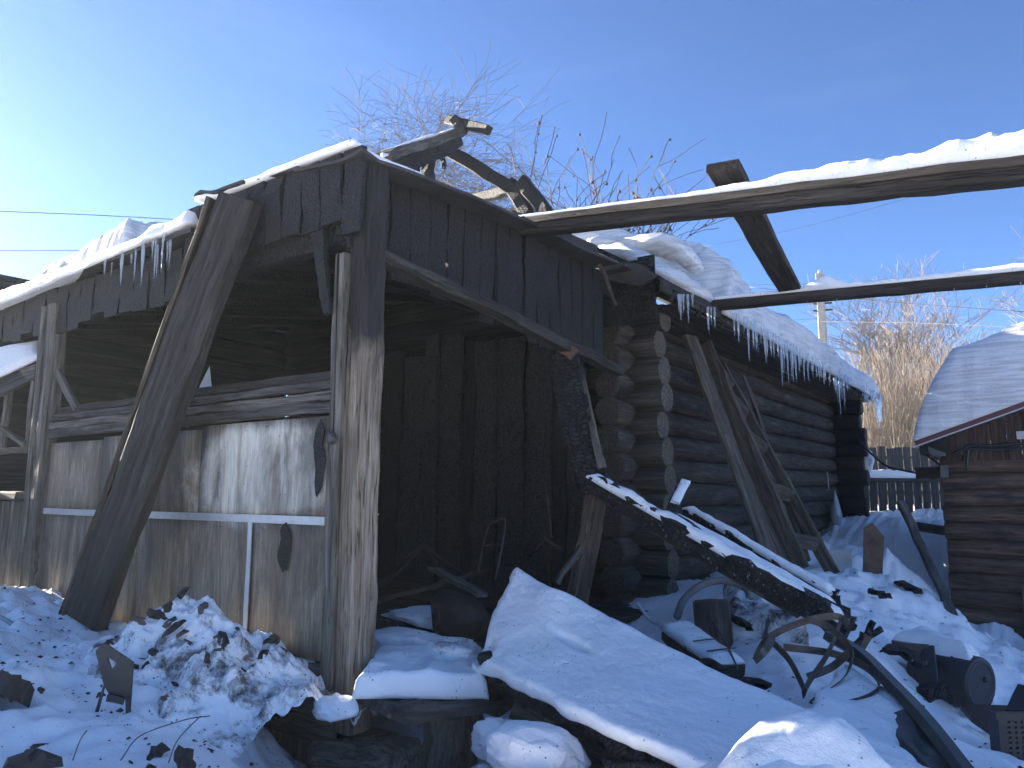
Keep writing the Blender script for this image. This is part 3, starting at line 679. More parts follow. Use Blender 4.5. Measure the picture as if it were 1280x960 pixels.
# ---------------------------------------------------------------- snow roof at the left
lf = thing('left_roof_snow', 'crusted snow with icicles over the far left eave', 'snow slab', (-4, .5, 3.8))
def lt(u, v, x, y): return .09 + .07 * fbm(x * 1.6, y * 2) + .02 * fbm(x * 6, y * 6, 3)
sheet('snow', ((-6.7, -.18, 3.50), (-1.45, -.16, 3.735), (-1.5, .9, 3.93), (-6.7, .9, 3.7)), 120, 24, lt, M_snow, lf, edge=.05, nrm=(0, 0, 1), edgeamp=.08)
for q in range(46):
    x = U(-4.6, -1.6); c = float(fbm(x * 2.2, 9.))
    if c > -.15: icicle((x, -.14 + U(-.04, .03), 3.50 + (x + 6.7) * .0448), U(.06, .22) * (1 + c), U(.015, .03), lf)
dr = thing('snow_drift', 'rough wedge of wind-packed snow standing on the left roof', 'snow drift', (-4, 2, 4))
sheet('snow', ((-5.35, .35, 3.72), (-3.35, .35, 3.77), (-3.35, 1.5, 3.97), (-5.35, 1.5, 3.92)), 100, 60, lambda u, v, x, y: .33 + .22 * u + .08 * v + .09 * fbm(x * 2.2, y * 2.5, 1) + .06 * ridged(x * 4, y * 6), M_snowroof, dr, edge=.13, nrm=(0, 0, 1), edgeamp=.12, under=.02)
ln_ = thing('leaning_snow_panel', 'tilted panel with a bluish sheet of snow beyond the window bay', 'panel', at(10, 460, 6.3))
board('panel', at(-40, 492, 6.2), at(50, 452, 6.4), .5, .03, M_greyd, ln_, up=(.3, -.8, .6), seg=4)
sheet('snow', (at(-45, 492, 6.1), at(50, 448, 6.3), at(55, 425, 6.5), at(-45, 440, 6.4)), 20, 10, lambda u, v, x, y: .03 + .01 * fbm(x * 4, y * 4), M_snow, ln_, edge=.03)

# ---------------------------------------------------------------- leaning timber across the veranda
lb = thing('leaning_timber', 'broad scorched timber leaning up against the veranda roof', 'timber', at(110, 765, 5.0))
board('beam', at(107, 775, 4.7), at(300, 248, 4.35), .285, .10, M_timber, lb, up=(.30, -.95, .1), seg=14, rough=.006)
plab(board('edge_plank', at(88, 765, 4.85), at(268, 250, 4.55), .03, .16, M_brn, lb, up=(.55, -.83, .1), seg=12, rough=.004), 'lighter brown split edge of the timber')

# ---------------------------------------------------------------- things inside the veranda
tag(board('fallen_plank', at(466, 752, 5.6), at(600, 716, 6.6), .07, .03, M_brn, None, seg=6), 'thin brown lath lying along the back of the veranda floor', 'plank')
tag(board('fallen_plank', at(540, 710, 5.9), at(603, 744, 5.2), .08, .03, M_grey, None, seg=6), 'pale snow-dusted plank slanting behind the snow slab tip', 'plank')
tag(board('fallen_plank', at(470, 775, 4.9), at(560, 800, 4.7), .10, .04, M_dustchar, None, seg=6), 'dusted board just inside the veranda opening', 'plank')
tag(board('fallen_plank', at(475, 735, 6.4), at(530, 680, 7.0), .05, .03, M_charlog, None, seg=6), 'thin charred lath rising left of the chair frame', 'plank')
tag(board('fallen_plank', at(528, 682, 7.), at(580, 720, 6.4), .05, .03, M_charlog, None, seg=6), 'thin charred lath falling right from the lath crossing', 'plank')
tag(chunk('snow_patch', at(535, 775, 5.2), (.34, .22, .07), M_snowd, None, 3, .5, 4), 'blown-in snow patch on the veranda floor behind the opening', 'snow')
tag(chunk('snow_patch', at(520, 810, 4.65), (.42, .2, .09), M_snowd, None, 6, .5, 4), 'grey snow spilling over debris just behind the ledge', 'snow')
cf = thing('chair_frame', 'bare tubular chair frame standing among charred boards', 'chair frame', at(610, 720, 6.3))
tube('tube_loop', spl([at(598, 715, 6.3), at(604, 680, 6.3), at(611, 658, 6.3), at(620, 652, 6.25), at(631, 650, 6.2), at(628, 680, 6.15), at(619, 725, 6.1)], 6), .008, M_strap, cf)
tube('crossbar', [at(606, 682, 6.3), at(628, 680, 6.17)], .006, M_strap, cf)
tag(chunk('charred_block', at(572, 770, 4.9), (.2, .15, .16), M_clinker, None, 8), 'burnt black lump beside the snow slab, inside the opening', 'debris')
bl = thing('charred_crate', 'black slatted crate corner under the hanging lath', 'crate', at(680, 690, 6.2))
for k in range(5): board('slat', at(655 + 7 * k, 700 - 5 * k, 6.1), at(668 + 7 * k, 668 + 4 * k, 6.3), .05, .02, M_char, bl, up=(0, -1, 0), seg=3)
board('slat', at(680, 672, 6.1), at(702, 688, 6.0), .02, .02, M_brn, bl, seg=2)
tag(tube('hanging_wire', [at(683, 610, 6.2), at(686, 640, 6.2), at(690, 672, 6.1)], .005, M_strap), 'short pale wire standing above the charred crate', 'wire')
fo = [onp(u, v, 1, .7) for u, v in ((262, 458), (266, 498), (265, 528), (232, 534), (240, 505), (252, 478))]; c = sum(fo, Vector()) / 6
Mx = Matrix(((1, 0, 0, c.x), (0, 0, -1, c.y), (0, 1, 0, c.z), (0, 0, 0, 1)))
tag(plate('plastic_film', [(p.x - c.x, p.z - c.z) for p in fo], [], .004, M_bag, None, Mx), 'pale triangular scrap of film hanging in the opening above the plywood', 'plastic film')
# charred curled plank, its stick, brown scrap
tag(board('charred_plank', at(742, 608, 5.75), at(704, 442, 6.0), .24, .07, M_char, None, up=(.3, -.9, .1), seg=18, rough=.012, bow=.05), 'thick alligatored black plank hanging by the house corner', 'plank')
tag(board('pale_lath', at(752, 585, 5.6), at(728, 470, 5.9), .06, .02, M_grey, None, up=(.3, -.9, .1), seg=6, taper=(1, .6)), 'pale grey lath beside the alligatored black plank', 'lath')
tag(board('wood_scrap', at(677, 408, 5.9), at(718, 445, 5.85), .10, .03, M_rust, None, up=(.3, -.9, .2), seg=6, bow=-.03), 'reddish brown curved scrap above the alligatored plank', 'wood scrap')
tag(board('hanging_lath', at(750, 330, 6.0), at(770, 382, 6.0), .03, .015, M_brn, None, up=(.3, -.9, .2), seg=4), 'thin lath hanging below the torn felt', 'lath')
tag(board('support_plank', at(722, 752, 5.45), at(748, 610, 5.6), .16, .04, M_brn, None, up=(.4, -.9, 0), seg=8, rough=.005), 'brown prop plank standing under the upper end of the snowy beam', 'plank')
tag(board('snowy_stick', at(695, 728, 5.3), at(727, 684, 5.35), .04, .04, M_greyd, None, seg=4), 'short stick with a white snowy edge leaning on the prop plank', 'stick')

# ---------------------------------------------------------------- diagonal charred beams
b1 = thing('fallen_beam', 'long charred beam with a snow ridge falling from the house corner', 'beam', at(740, 600, 5.6))
board('beam', at(740, 604, 5.6), at(1062, 787, 4.55), .13, .145, M_dustchar, b1, up=(0, 0, 1), seg=26, rough=.008)
board('beam_edge', at(760, 628, 5.55), at(1000, 768, 4.75), .06, .05, M_brn, b1, seg=8)
snow_strip('snow', at(738, 595, 5.6), at(1055, 776, 4.58), .13, .045, M_snow, b1, seg=110, gap=.1, seed=4, lift=0)
b2 = thing('fallen_rafter', 'thinner charred rafter with broken tip lying behind the long beam', 'beam', at(855, 640, 6))
board('beam', at(858, 643, 6.1), at(1045, 752, 5.0), .09, .12, M_dustchar, b2, seg=18, rough=.01, broken=(.03, .05))
board('beam', at(1045, 750, 5.0), at(1062, 785, 4.75), .06, .05, M_dustchar, b2, seg=4, rough=.008)
snow_strip('snow', at(858, 635, 6.1), at(1043, 742, 5.0), .085, .035, M_snow, b2, seg=80, gap=.0, seed=8)
b3 = thing('fallen_batten', 'narrow batten sunk in snow between the two charred beams', 'beam', at(850, 645, 5.7))
board('beam', at(840, 645, 5.6), at(1058, 768, 4.75), .04, .05, M_charlog, b3, seg=10, rough=.006)
snow_strip('snow', at(838, 642, 5.65), at(1040, 755, 4.85), .13, .03, M_snow, b3, seg=80, gap=.0, seed=12)
b4 = thing('beam_stub', 'short snow-topped charred stub sticking up from the crossed beams', 'beam', at(840, 640, 5.6))
board('beam', at(836, 645, 5.6), at(856, 606, 5.9), .08, .06, M_dustchar, b4, up=(.3, -.6, .5), seg=5, rough=.008)
snow_strip('snow', at(843, 632, 5.6), at(857, 604, 5.85), .07, .02, M_snow, b4, up=(.3, -.6, .5), seg=14, lift=.03)
for q in range(5): icicle(at(U(838, 856), 662, 5.3), U(.05, .12), .012, b1)

# ---------------------------------------------------------------- ladder and planks on the long wall
ld = thing('ladder', 'old wooden ladder leaning under the icicled eave', 'ladder', at(1015, 710, 7.3))
Lt, Lb, Rt, Rb = Vector((.02, 5.2, 3.6)), at(998, 712, 7.0), Vector((.0, 5.78, 3.45)), at(1042, 718, 7.5)
board('side_rail', Lb, Lt, .06, .20, M_ladder, ld, up=(1, -.2, 0), seg=12, rough=.004); board('side_rail', Rb, Rt, .05, .13, M_ladder, ld, up=(1, -.2, 0), seg=12, rough=.004)
for f in (.12, .33, .55, .73, .88): board('rung', Lb.lerp(Lt, f) + Vector((.02, -.02, 0)), Rb.lerp(Rt, f), .05, .13, M_ladder, ld, up=(.6, 0, 1), seg=3)
pl = board('leaning_board', at(966, 705, 6.6), Vector((.05, 4.72, 3.62)), .17, .04, M_ladder, None, up=(1, -.6, .2), seg=10, rough=.004)
tag(pl, 'brown board leaning left of the ladder against the log corner', 'board')
tag(board('leaning_board', at(985, 712, 6.9), Vector((-.02, 5.05, 3.3)), .12, .03, M_brn, None, up=(1, -.4, .2), seg=8), 'dark board squeezed between the brown board and the ladder rail', 'board')
tag(board('leaning_board', at(1010, 700, 7.6), at(930, 470, 8.9), .07, .03, M_brn, None, up=(1, -.4, .2), seg=8), 'thin lath behind the ladder rungs', 'board')
sb = thing('hanging_sack', 'pale crumpled plastic sack hanging on the dark log wall', 'sack', onp(1044, 612, 0, -.1))
bm = bmesh.new(); bmesh.ops.create_icosphere(bm, subdivisions=4, radius=1)
for v in bm.verts:
    c = v.co; k = .14 + .86 * min(1, (1 - c.z) / 1.3) ** 1.0; q = 1 + .18 * float(ridged(c.x * 2.4 + 3, c.y * 2.4, c.z * 1.1))
    v.co = Vector((c.x * .09 * k * q, c.y * .21 * k * q, c.z * .36))
m = bpy.data.meshes.new('sack'); bm.to_mesh(m); bm.free(); m.materials.append(M_bag); m.polygons.foreach_set('use_smooth', [True] * len(m.polygons))
link('sack', m, sb, Matrix.Translation(onp(1045, 637, 0, -.1)))
tube('sack_tie', [onp(1034, 590, 0, -.2), onp(1036, 612, 0, -.13)], .012, M_bag, sb)
board('wood_offcut', onp(1022, 672, 0, .02), onp(1038, 660, 0, .0), .06, .03, M_grey, sb, up=(1, 0, 0), seg=2)
bx = thing('white_box', 'small open white metal box half sunk in snow below the sack', 'box', at(1050, 705, 9))
Mx = Matrix.Translation(at(1050, 706, 9.0)) @ Matrix.Rotation(.25, 4, 'Z')
def boxm(sx, sy, sz, mat):
    V_ = [(x, y, z) for x in (-sx/2, sx/2) for y in (-sy/2, sy/2) for z in (-sz/2, sz/2)]
    bm = bmesh.new(); vs = [bm.verts.new(v) for v in V_]
    for f in ((0, 1, 3, 2), (4, 6, 7, 5), (0, 4, 5, 1), (2, 3, 7, 6), (0, 2, 6, 4), (1, 5, 7, 3)): bm.faces.new([vs[i] for i in f])
    bmesh.ops.recalc_face_normals(bm, faces=bm.faces); bmesh.ops.bevel(bm, geom=bm.edges[:], offset=min(sx, sy, sz) * .12, segments=2, affect='EDGES')
    m = bpy.data.meshes.new('box'); bm.to_mesh(m); bm.free(); m.materials.append(mat); return m
link('front_panel', boxm(.26, .02, .30, M_white), bx, Mx); link('side_panel', boxm(.02, .25, .30, M_white), bx, Mx @ Matrix.Translation((-.13, .135, 0))); link('top_rim', boxm(.26, .03, .02, M_galv), bx, Mx @ Matrix.Translation((0, -.005, .16)))
rp_ = [at(u, v, 8.6) for u, v in ((1078, 738), (1080, 660), (1090, 653), (1105, 671), (1103, 712), (1103, 738))]; c = sum(rp_, Vector()) / 6
ex = Vector((cos(YAW), sin(YAW), 0)); Mx = Matrix((ex, Vector((0, 0, 1)), ex.cross(Vector((0, 0, 1))))).transposed().to_4x4(); Mx.translation = c
tag(plate('rusty_sheet', [((p - c).dot(ex), (p - c).z) for p in rp_], [], .012, M_rust, None, Mx), 'rust-brown metal sheet standing in snow at the far house corner', 'metal sheet')

# ---------------------------------------------------------------- overhead beams
ob = thing('overhead_beam', 'upper long roof beam crossing the sky under a thick ridge of snow', 'beam', (0, 1.7, 3.9))
p0, p1 = onp(640, 287, 1, 1.75), onp(1330, 208, 1, 1.62)
board('beam', p0, p1, .12, .13, M_beam, ob, seg=24, rough=.002)
board('beam_flange', p0 + Vector((0, -.065, .035)), p1 + Vector((0, -.065, .035)), .03, .05, M_beam, ob, seg=14, rough=.003)
snow_strip('snow', p0 + Vector((.05, 0, .065)), p1 + Vector((0, 0, .065)), .15, .085, M_snow, ob, seg=170, seed=3, hf=lambda f: .18 + .3 * f + 2.0 * max(0, f - .42) ** .8)
ob2 = thing('overhead_beam', 'lower roof beam running from the eave to the right with snow lumps', 'beam', (.3, 4.7, 3.9))
q0, q1 = onp(887, 382, 1, 4.7), onp(1330, 342, 1, 4.7)
board('beam', q0, q1, .12, .11, M_beam, ob2, seg=20, rough=.002)
snow_strip('snow', q0 + Vector((.02, 0, .055)), q1 + Vector((0, 0, .055)), .14, .05, M_snow, ob2, seg=130, seed=6, hf=lambda f: .55 + 1.5 * math.exp(-((f - .38) / .05) ** 2) + 1.2 * max(0, f - .65) ** .6)
for f in (.33, .42, .74, .82, .9): icicle(q0.lerp(q1, f) + Vector((0, -.05, -.05)), U(.04, .1), .012, ob2)
cb_ = thing('cross_plank', 'rough cross plank laid over both overhead beams, its sawn end to the yard', 'plank', (1.5, 1.5, 4))
k0 = onp(903, 208, 2, 4.06); k1 = q0.lerp(q1, .27) + Vector((0, .1, .085))
board('plank', k0, k1, .21, .06, M_beam, cb_, seg=12, rough=.0025, broken=(0, .02))
snow_strip('snow', k0 + Vector((0, .03, .03)), k0.lerp(k1, .2) + Vector((0, 0, .03)), .14, .02, M_snow, cb_, seg=16)

# ---------------------------------------------------------------- the fallen roof panel with its thick snow
fp = thing('fallen_roof_panel', 'collapsed roof panel under a smooth thick sheet of snow', 'roof panel', (1, .5, .9))
S00, S10, S11, S01 = at(590, 836, 4.2), at(905, 995, 2.78), at(1075, 925, 3.25), at(646, 710, 4.85)
up_ = (S10 - S00).cross(S01 - S00).normalized()
sag = lambda u, v: -.16 * u * (1 - u) * v * 1.2 - .03 * np.sin(u * 5)
sheet('snow', (S00, S10, S11, S01), 130, 70, lambda u, v, x, y: .075 + .018 * fbm(x * 1.5, y * 1.5, 3) + .008 * fbm(x * 7, y * 7) + .0035 * ridged(x * 22, y * 22, 1., 2) + .012 * np.clip(fbm(x * 4, y * 4, 9.) - .25, 0, 1) + .03 * np.exp(-((u - .18) ** 2) / .004) * np.exp(-((v - .9) ** 2) / .06)
      - .028 * np.exp(-(((u - .33) / .075) ** 2 + ((v - .56) / .05) ** 2) ** 2) - .10 * np.exp(-((u - .03) ** 2 / .0012 + (v - .12) ** 2 / .012)), M_snow, fp, edge=.055, edgeamp=.09, under=.01, shape=sag)
def pan(name, i0, i1, mat, t, off):
    a, b, c_, d = S00.lerp(S10, i0), S00.lerp(S10, i1), S01.lerp(S11, i1), S01.lerp(S11, i0)
    sheet(name, (a - up_ * off, b - up_ * off, c_ - up_ * off, d - up_ * off), 10, 10, lambda u, v, x, y: t + 0 * u, mat, fp, under=.03, edge=.01, edgeamp=.07, seed=int(i0 * 30),
          shape=lambda u, v: sag(i0 + (i1 - i0) * u, v))
for k in range(8): pan('roof_board', k / 8 + .002, (k + 1) / 8 - .002, M_char, .015, .045)
for v_ in (.08, .5): board('batten', S00.lerp(S01, v_) - up_ * .13, S10.lerp(S11, v_) - up_ * .13, .06, .07, M_char, fp, seg=10, rough=.008)
bp = board('wide_board', at(635, 905, 4.0), at(830, 1020, 3.3), .34, .03, M_brn, None, up=(.3, -.95, .25), seg=6, rough=.006); tag(bp, 'dark wide board lying on edge in the gap under the snowy roof panel', 'board')
tag(chunk('snow_clod', at(622, 925, 3.9), (.14, .1, .10), M_snow, None, 11, .4, 4), 'rounded snow lump below the right end of the ledge', 'snow')
tag(chunk('snow_clod', at(670, 945, 3.5), (.24, .16, .13), M_snow, None, 12, .35, 4), 'broad snow lump under the dark wide board', 'snow')
tag(chunk('burnt_clod', at(612, 826, 4.15), (.07, .05, .045), M_clinker, None, 15, .4, 3), 'black burnt clod breaking through the snow at the panel corner', 'debris')

mo = thing('snow_mound', 'smooth rounded snow mound catching the sun at the bottom of the yard', 'snow', at(1000, 960, 2.4))
sheet('snow', (at(850, 1040, 2.3), at(1180, 1040, 2.25), at(1140, 975, 2.9), at(870, 985, 2.9)), 90, 60, lambda u, v, x, y: .08 + .22 * (np.sin(np.pi * u) * np.sin(np.pi * v)) ** 1.0 + .035 * fbm(x * 3.5, y * 3.5) + .02 * fbm(x * 9, y * 9), M_snow, mo, edge=.25, edgeamp=.1, nrm=(0, 0, 1), under=.1)
# debris right of the panel
sp = thing('snowy_block', 'dark thick plank end with a clean snow cap near the chopping stump', 'plank', at(870, 800, 4.9))
A_, B_ = at(842, 790, 5.0), at(915, 842, 4.5)
board('plank', A_, B_, .22, .08, M_charlog, sp, seg=6, rough=.008); snow_strip('snow', A_ + Vector((0, 0, .04)), B_ + Vector((0, 0, .04)), .22, .05, M_snow, sp, seg=30, seed=22)
for k in (.62, .85): board('strap', A_.lerp(B_, k) + Vector((-.06, -.08, .095)), A_.lerp(B_, k) + Vector((.06, .08, .10)), .012, .006, M_black, sp, seg=2, rough=.001)
tag(log('chopping_stump', at(895, 825, 5.2), at(888, 752, 5.25), .125, .12, [M_greyd, M_end], None, seg=6, seed=5), 'upright weathered stump by the pale hose', 'stump')
tag(tube('hose', spl([at(846, 772, 5.6), at(856, 748, 5.7), at(880, 730, 5.8), at(908, 726, 5.8), at(932, 736, 5.7), at(938, 750, 5.6)], 6), .028, M_hose), 'pale thick hose arching behind the stump', 'hose')
for k, (a_, b_, w_) in enumerate((((870, 840, 4.2), (965, 856, 3.9), .10), ((905, 842, 4.1), (955, 872, 3.8), .07), ((880, 825, 4.4), (925, 862, 4.0), .06))):
    tag(board('burnt_board', at(*a_), at(*b_), w_, .03, M_dustchar, None, seg=5, rough=.01, broken=(.03, .04)), ('splintered black board poking from the panel edge', 'short black splinter under the splintered board', 'thin burnt lath with snow beside the strapped plank')[k], 'board')
tag(board('twisted_strip', at(797, 755, 5.1), at(832, 785, 4.9), .03, .01, M_galv, None, seg=5, bow=-.03), 'bent pale metal strip at the panel edge left of the strapped plank', 'metal strip')
tag(tube('thin_stick', spl([at(885, 770, 5.0), at(905, 800, 4.7), at(922, 835, 4.4)], 6), .006, M_strap), 'thin bent rod in front of the stump', 'rod')
st = thing('strap_tangle', 'tangle of bent scorched metal hoops lying on the snow', 'hoops', at(1020, 850, 3.9))
for pts in ([(945, 838, 3.9), (962, 812, 3.95), (1005, 792, 4.05), (1045, 785, 4.1), (1062, 795, 4.05)], [(960, 812, 3.95), (985, 838, 3.8), (1000, 865, 3.7), (1008, 884, 3.6)], [(1008, 788, 4.05), (1038, 800, 3.95), (1064, 828, 3.8), (1060, 858, 3.7), (1036, 880, 3.65), (1016, 892, 3.6)],
            [(1052, 790, 4.1), (1036, 832, 3.9), (1014, 866, 3.7), (1004, 886, 3.6)], [(980, 824, 4.), (1040, 832, 3.95), (1080, 848, 3.8), (1100, 868, 3.65), (1092, 886, 3.5), (1060, 897, 3.5), (1030, 898, 3.5)], [(944, 842, 3.85), (958, 828, 3.8), (966, 812, 3.9)], [(1066, 828, 3.8), (1040, 850, 3.9), (1010, 862, 3.95)]):
    tube('strap', [p_ + Vector((0, 0, .06)) for p_ in spl([at(*p) for p in pts], 8)], .01, M_strap, st, n=4, smooth=False, flat=(.036, .005))
gt = spl([at(u, v, d) for u, v, d in ((1035, 795, 4.2), (1075, 818, 3.95), (1120, 862, 3.5), (1160, 905, 3.15), (1222, 985, 2.75))], 6)
tag(tube('gutter', gt, .035, M_gutter, n=5, smooth=False), 'long dark metal gutter sloping to the lower right corner', 'gutter')
gs = sheet('crumpled_sheet', (at(1090, 900, 3.3), at(1180, 1000, 2.75), at(1215, 975, 2.85), at(1140, 880, 3.4)), 24, 16, lambda u, v, x, y: .02 + .02 * fbm(x * 5, y * 5), M_gutter, None, edge=.02)
tag(gs, 'crumpled dark sheet metal under the gutter, snow spilling over it', 'metal sheet')
sn = sheet('snow_crust', (at(985, 905, 3.35), at(1140, 975, 2.9), at(1155, 905, 3.35), at(1050, 830, 4.1)), 60, 50, lambda u, v, x, y: .05 + .02 * fbm(x * 3, y * 3) + .02 * ridged(x * 2, y * 2, 3), M_snow, None, edge=.06, edgeamp=.15, nrm=(0, 0, 1), under=.15); tag(sn, 'cracked crust of snow beside the gutter below the hoops', 'snow')
vb = thing('forked_stub', 'small charred forked stub standing in snow above the hoops', 'stub', at(1078, 808, 4.4))
board('stem', at(1072, 812, 4.4), at(1082, 793, 4.4), .06, .05, M_brn, vb, seg=3, rough=.005); board('prong', at(1080, 796, 4.4), at(1092, 777, 4.4), .03, .03, M_char, vb, seg=3); board('prong', at(1083, 797, 4.4), at(1103, 786, 4.4), .028, .028, M_char, vb, seg=3)
# barrel
ba = thing('metal_barrel', 'sooty metal barrel lying on its side under a cap of snow', 'barrel', at(1200, 865, 5.2))
bA, bB = at(1152, 838, 5.35), at(1226, 856, 5.0); Mx, l = frame(bA, bB)
rings = []
for i, (f, r_) in enumerate(((0, .15), (.0, .165), (.05, .17), (.3, .17), (.33, .178), (.36, .17), (.64, .17), (.67, .178), (.70, .17), (.97, .17), (1., .165), (1.0, .15))): rings.append([(f * l, r_ * cos(2 * pi * j / 24), r_ * sin(2 * pi * j / 24)) for j in range(24)])
V_, F_ = loft(rings); link('drum', mesh('drum', V_, F_, M_black, True), ba, Mx)
rings = [[(l + dx, r_ * cos(2 * pi * j / 20), r_ * sin(2 * pi * j / 20)) for j in range(20)] for dx, r_ in ((-.01, .15), (.004, .15), (.004, .13), (-.02, .12), (-.02, .02))]
V_, F_ = loft(rings); link('end_plate', mesh('end_plate', V_, F_, M_metal, True), ba, Mx)
link('bung', log_mesh(.02, .02, .02, [M_metal, M_metal], seg=1, n=8), ba, Mx @ Matrix.Translation((l - .02, .05, .03)))
ax_ = (bB - bA).normalized(); sd_ = Vector((ax_.y, -ax_.x, 0)).normalized() * .13; sd_ = sd_ if sd_.dot(EYE - bA) > 0 else -sd_
sheet('snow', (bA - ax_ * .15 + sd_ + Vector((0, 0, .09)), bB - ax_ * .03 + sd_ * .7 + Vector((0, 0, .12)), bB - ax_ * .03 - sd_ + Vector((0, 0, .1)), bA - ax_ * .15 - sd_ * 1.6 + Vector((0, 0, .08))), 40, 20, lambda u, v, x, y: .19 + .04 * fbm(x * 4, y * 4) - .07 * u * u, M_snow, ba, edge=.10, nrm=(0, 0, 1), under=.05, edgeamp=.08)
an = thing('steel_bracket', 'black angled steel bracket jutting from snow left of the barrel', 'bracket', at(1140, 830, 4.9))
board('arm', at(1115, 806, 5.0), at(1160, 812, 4.95), .03, .06, M_black, an, seg=3, rough=.002); board('arm', at(1160, 808, 4.95), at(1166, 862, 4.8), .03, .07, M_black, an, up=(1, 0, 0), seg=3, rough=.002); board('stub_end', at(1152, 868, 4.75), at(1182, 862, 4.8), .09, .08, M_char, an, seg=4, rough=.01)
rb_ = [at(u, v, d) for u, v, d in ((1200, 880, 4.8), (1276, 882, 4.5), (1270, 898, 4.3), (1236, 911, 4.2), (1214, 896, 4.45))]
V_ = [p + Vector((0, 0, dz)) for dz in (0, -.03) for p in rb_]; nP = 5
tag(link('red_brown_panel', mesh('panel', [v - rb_[0] for v in V_], [tuple(range(5)), tuple(range(9, 4, -1))] + [(i, i + 5, (i + 1) % 5 + 5, (i + 1) % 5) for i in range(5)], M_redbrown), None, Matrix.Translation(rb_[0])), 'red-brown broken panel lying in front of the barrel', 'panel')
cr = thing('black_plastic_crate', 'black perforated plastic crate at the lower right edge of the yard', 'crate', at(1285, 960, 3.6))
ey = Vector((0, 0, 1)); ez = ex.cross(ey); Mx = Matrix((ex, ey, ez)).transposed().to_4x4(); Mx.translation = at(1256, 1004, 3.55)
holes = []
for i in range(9):
    for j in range(15):
        x_, y_ = .045 + i * .03, .035 + j * .022; holes.append([(x_ - .007, y_ - .005), (x_ + .007, y_ - .005), (x_ + .007, y_ + .005), (x_ - .007, y_ + .005)])
plate('front_panel', [(0, 0), (.33, 0), (.33, .37), (0, .37)], holes, .008, M_black, cr, Mx); plate('back_panel', [(0, 0), (.33, 0), (.33, .37), (0, .37)], [], .008, M_black, cr, Mx @ Matrix.Translation((.1, 0, -.10)))
link('rim', boxm(.36, .03, .025, M_black), cr, Mx @ Matrix.Translation((.165, .37, .0))); link('side_panel', boxm(.012, .37, .09, M_black), cr, Mx @ Matrix.Translation((.02, .185, -.05)))
tag(board('black_post', at(1264, 908, 4.1), at(1285, 862, 4.2), .09, .05, M_black, None, seg=3), 'black slanting offcut behind the perforated crate', 'offcut')
tag(board('leaning_pole', at(1205, 800, 7.1), at(1126, 628, 8.2), .075, .06, M_greyd, None, seg=10, rough=.004), 'long dark pole leaning beside the brown log shed', 'pole')
tag(board('snowy_log', at(1146, 658, 11.5), at(1185, 664, 11), .14, .12, M_greyd, None, seg=4), 'short grey timber in the snow bank behind the leaning pole', 'timber')

# ---------------------------------------------------------------- charcoal flakes scattered over the snow
rr = random.Random(99); V_ = []; F_ = []; PX = []
for q in range(1300):
    if q % 3: x_, y_ = rr.gauss(-1.2, 1.3), rr.gauss(-.6, .6)
    else: x_, y_ = rr.uniform(.8, 3.4), rr.uniform(.6, 7.5)
    if -4 < x_ < .1 and y_ > -.05: continue
    PX.append((x_, y_))
PZ = height(np.array([p[0] for p in PX]), np.array([p[1] for p in PX]))
for (x_, y_), z_ in zip(PX, PZ):
    a = rr.uniform(0, 6.3); l_ = rr.uniform(.004, .02) * (1 if rr.random() < .93 else 2.2); w_ = l_ * rr.uniform(.25, .7); k = len(V_)
    c = Vector((x_, y_, float(z_) + .002)); e1 = Vector((cos(a), sin(a), rr.uniform(-.3, .3))) * l_; e2 = Vector((-sin(a), cos(a), rr.uniform(-.3, .3))) * w_
    V_ += [c + e1, c + e2, c - e1 * rr.uniform(.5, 1), c - e2, c + Vector((0, 0, w_ * .8))]; F_ += [(k, k + 1, k + 4), (k + 1, k + 2, k + 4), (k + 2, k + 3, k + 4), (k + 3, k, k + 4)]
kind(link('charcoal_flakes', mesh('flakes', V_, F_, M_clinker)), 'stuff')

for k, (a_, b_, w_, m_, lab) in enumerate((((1100, 812, 4.7), (1160, 835, 4.5), .09, M_dustchar, 'black board end sticking out of the snow left of the barrel'), ((1120, 730, 7.6), (1150, 742, 7.3), .10, M_dustchar, 'short dark plank lying on the snow before the leaning pole'), ((1086, 742, 6.8), (1112, 750, 6.4), .06, M_char, 'small charred piece on the snow by the rusty sheet'),
        ((1120, 880, 3.75), (1150, 905, 3.45), .08, M_char, 'burnt batten beside the lower run of the gutter'), ((755, 960, 3.3), (850, 975, 2.95), .07, M_dustchar, 'charred batten under the near edge of the roof panel'), ((650, 870, 4.3), (735, 905, 3.9), .10, M_greyd, 'grey board in the dark gap behind the panel edge'), ((905, 770, 5.5), (940, 790, 5.0), .05, M_char, 'burnt stick right of the stump'))):
    tag(board('burnt_board', at(*a_) + Vector((0, 0, .03)), at(*b_) + Vector((0, 0, .02)), w_, .035, m_, None, seg=6, rough=.008, broken=(.03, .03)), lab, 'board')
dg = thing('dirty_snow_bank', 'bank of soot-speckled snow behind the stump under the charred beam', 'snow', at(950, 760, 5.9))
sheet('snow', (at(905, 790, 5.3), at(1005, 795, 4.9), at(985, 735, 6.6), at(905, 735, 6.4)), 50, 40, lambda u, v, x, y: .10 + .07 * fbm(x * 3, y * 3) + .05 * ridged(x * 5, y * 5), M_snowheap, dg, edge=.12, nrm=(0, 0, 1), under=.1, edgeamp=.1)
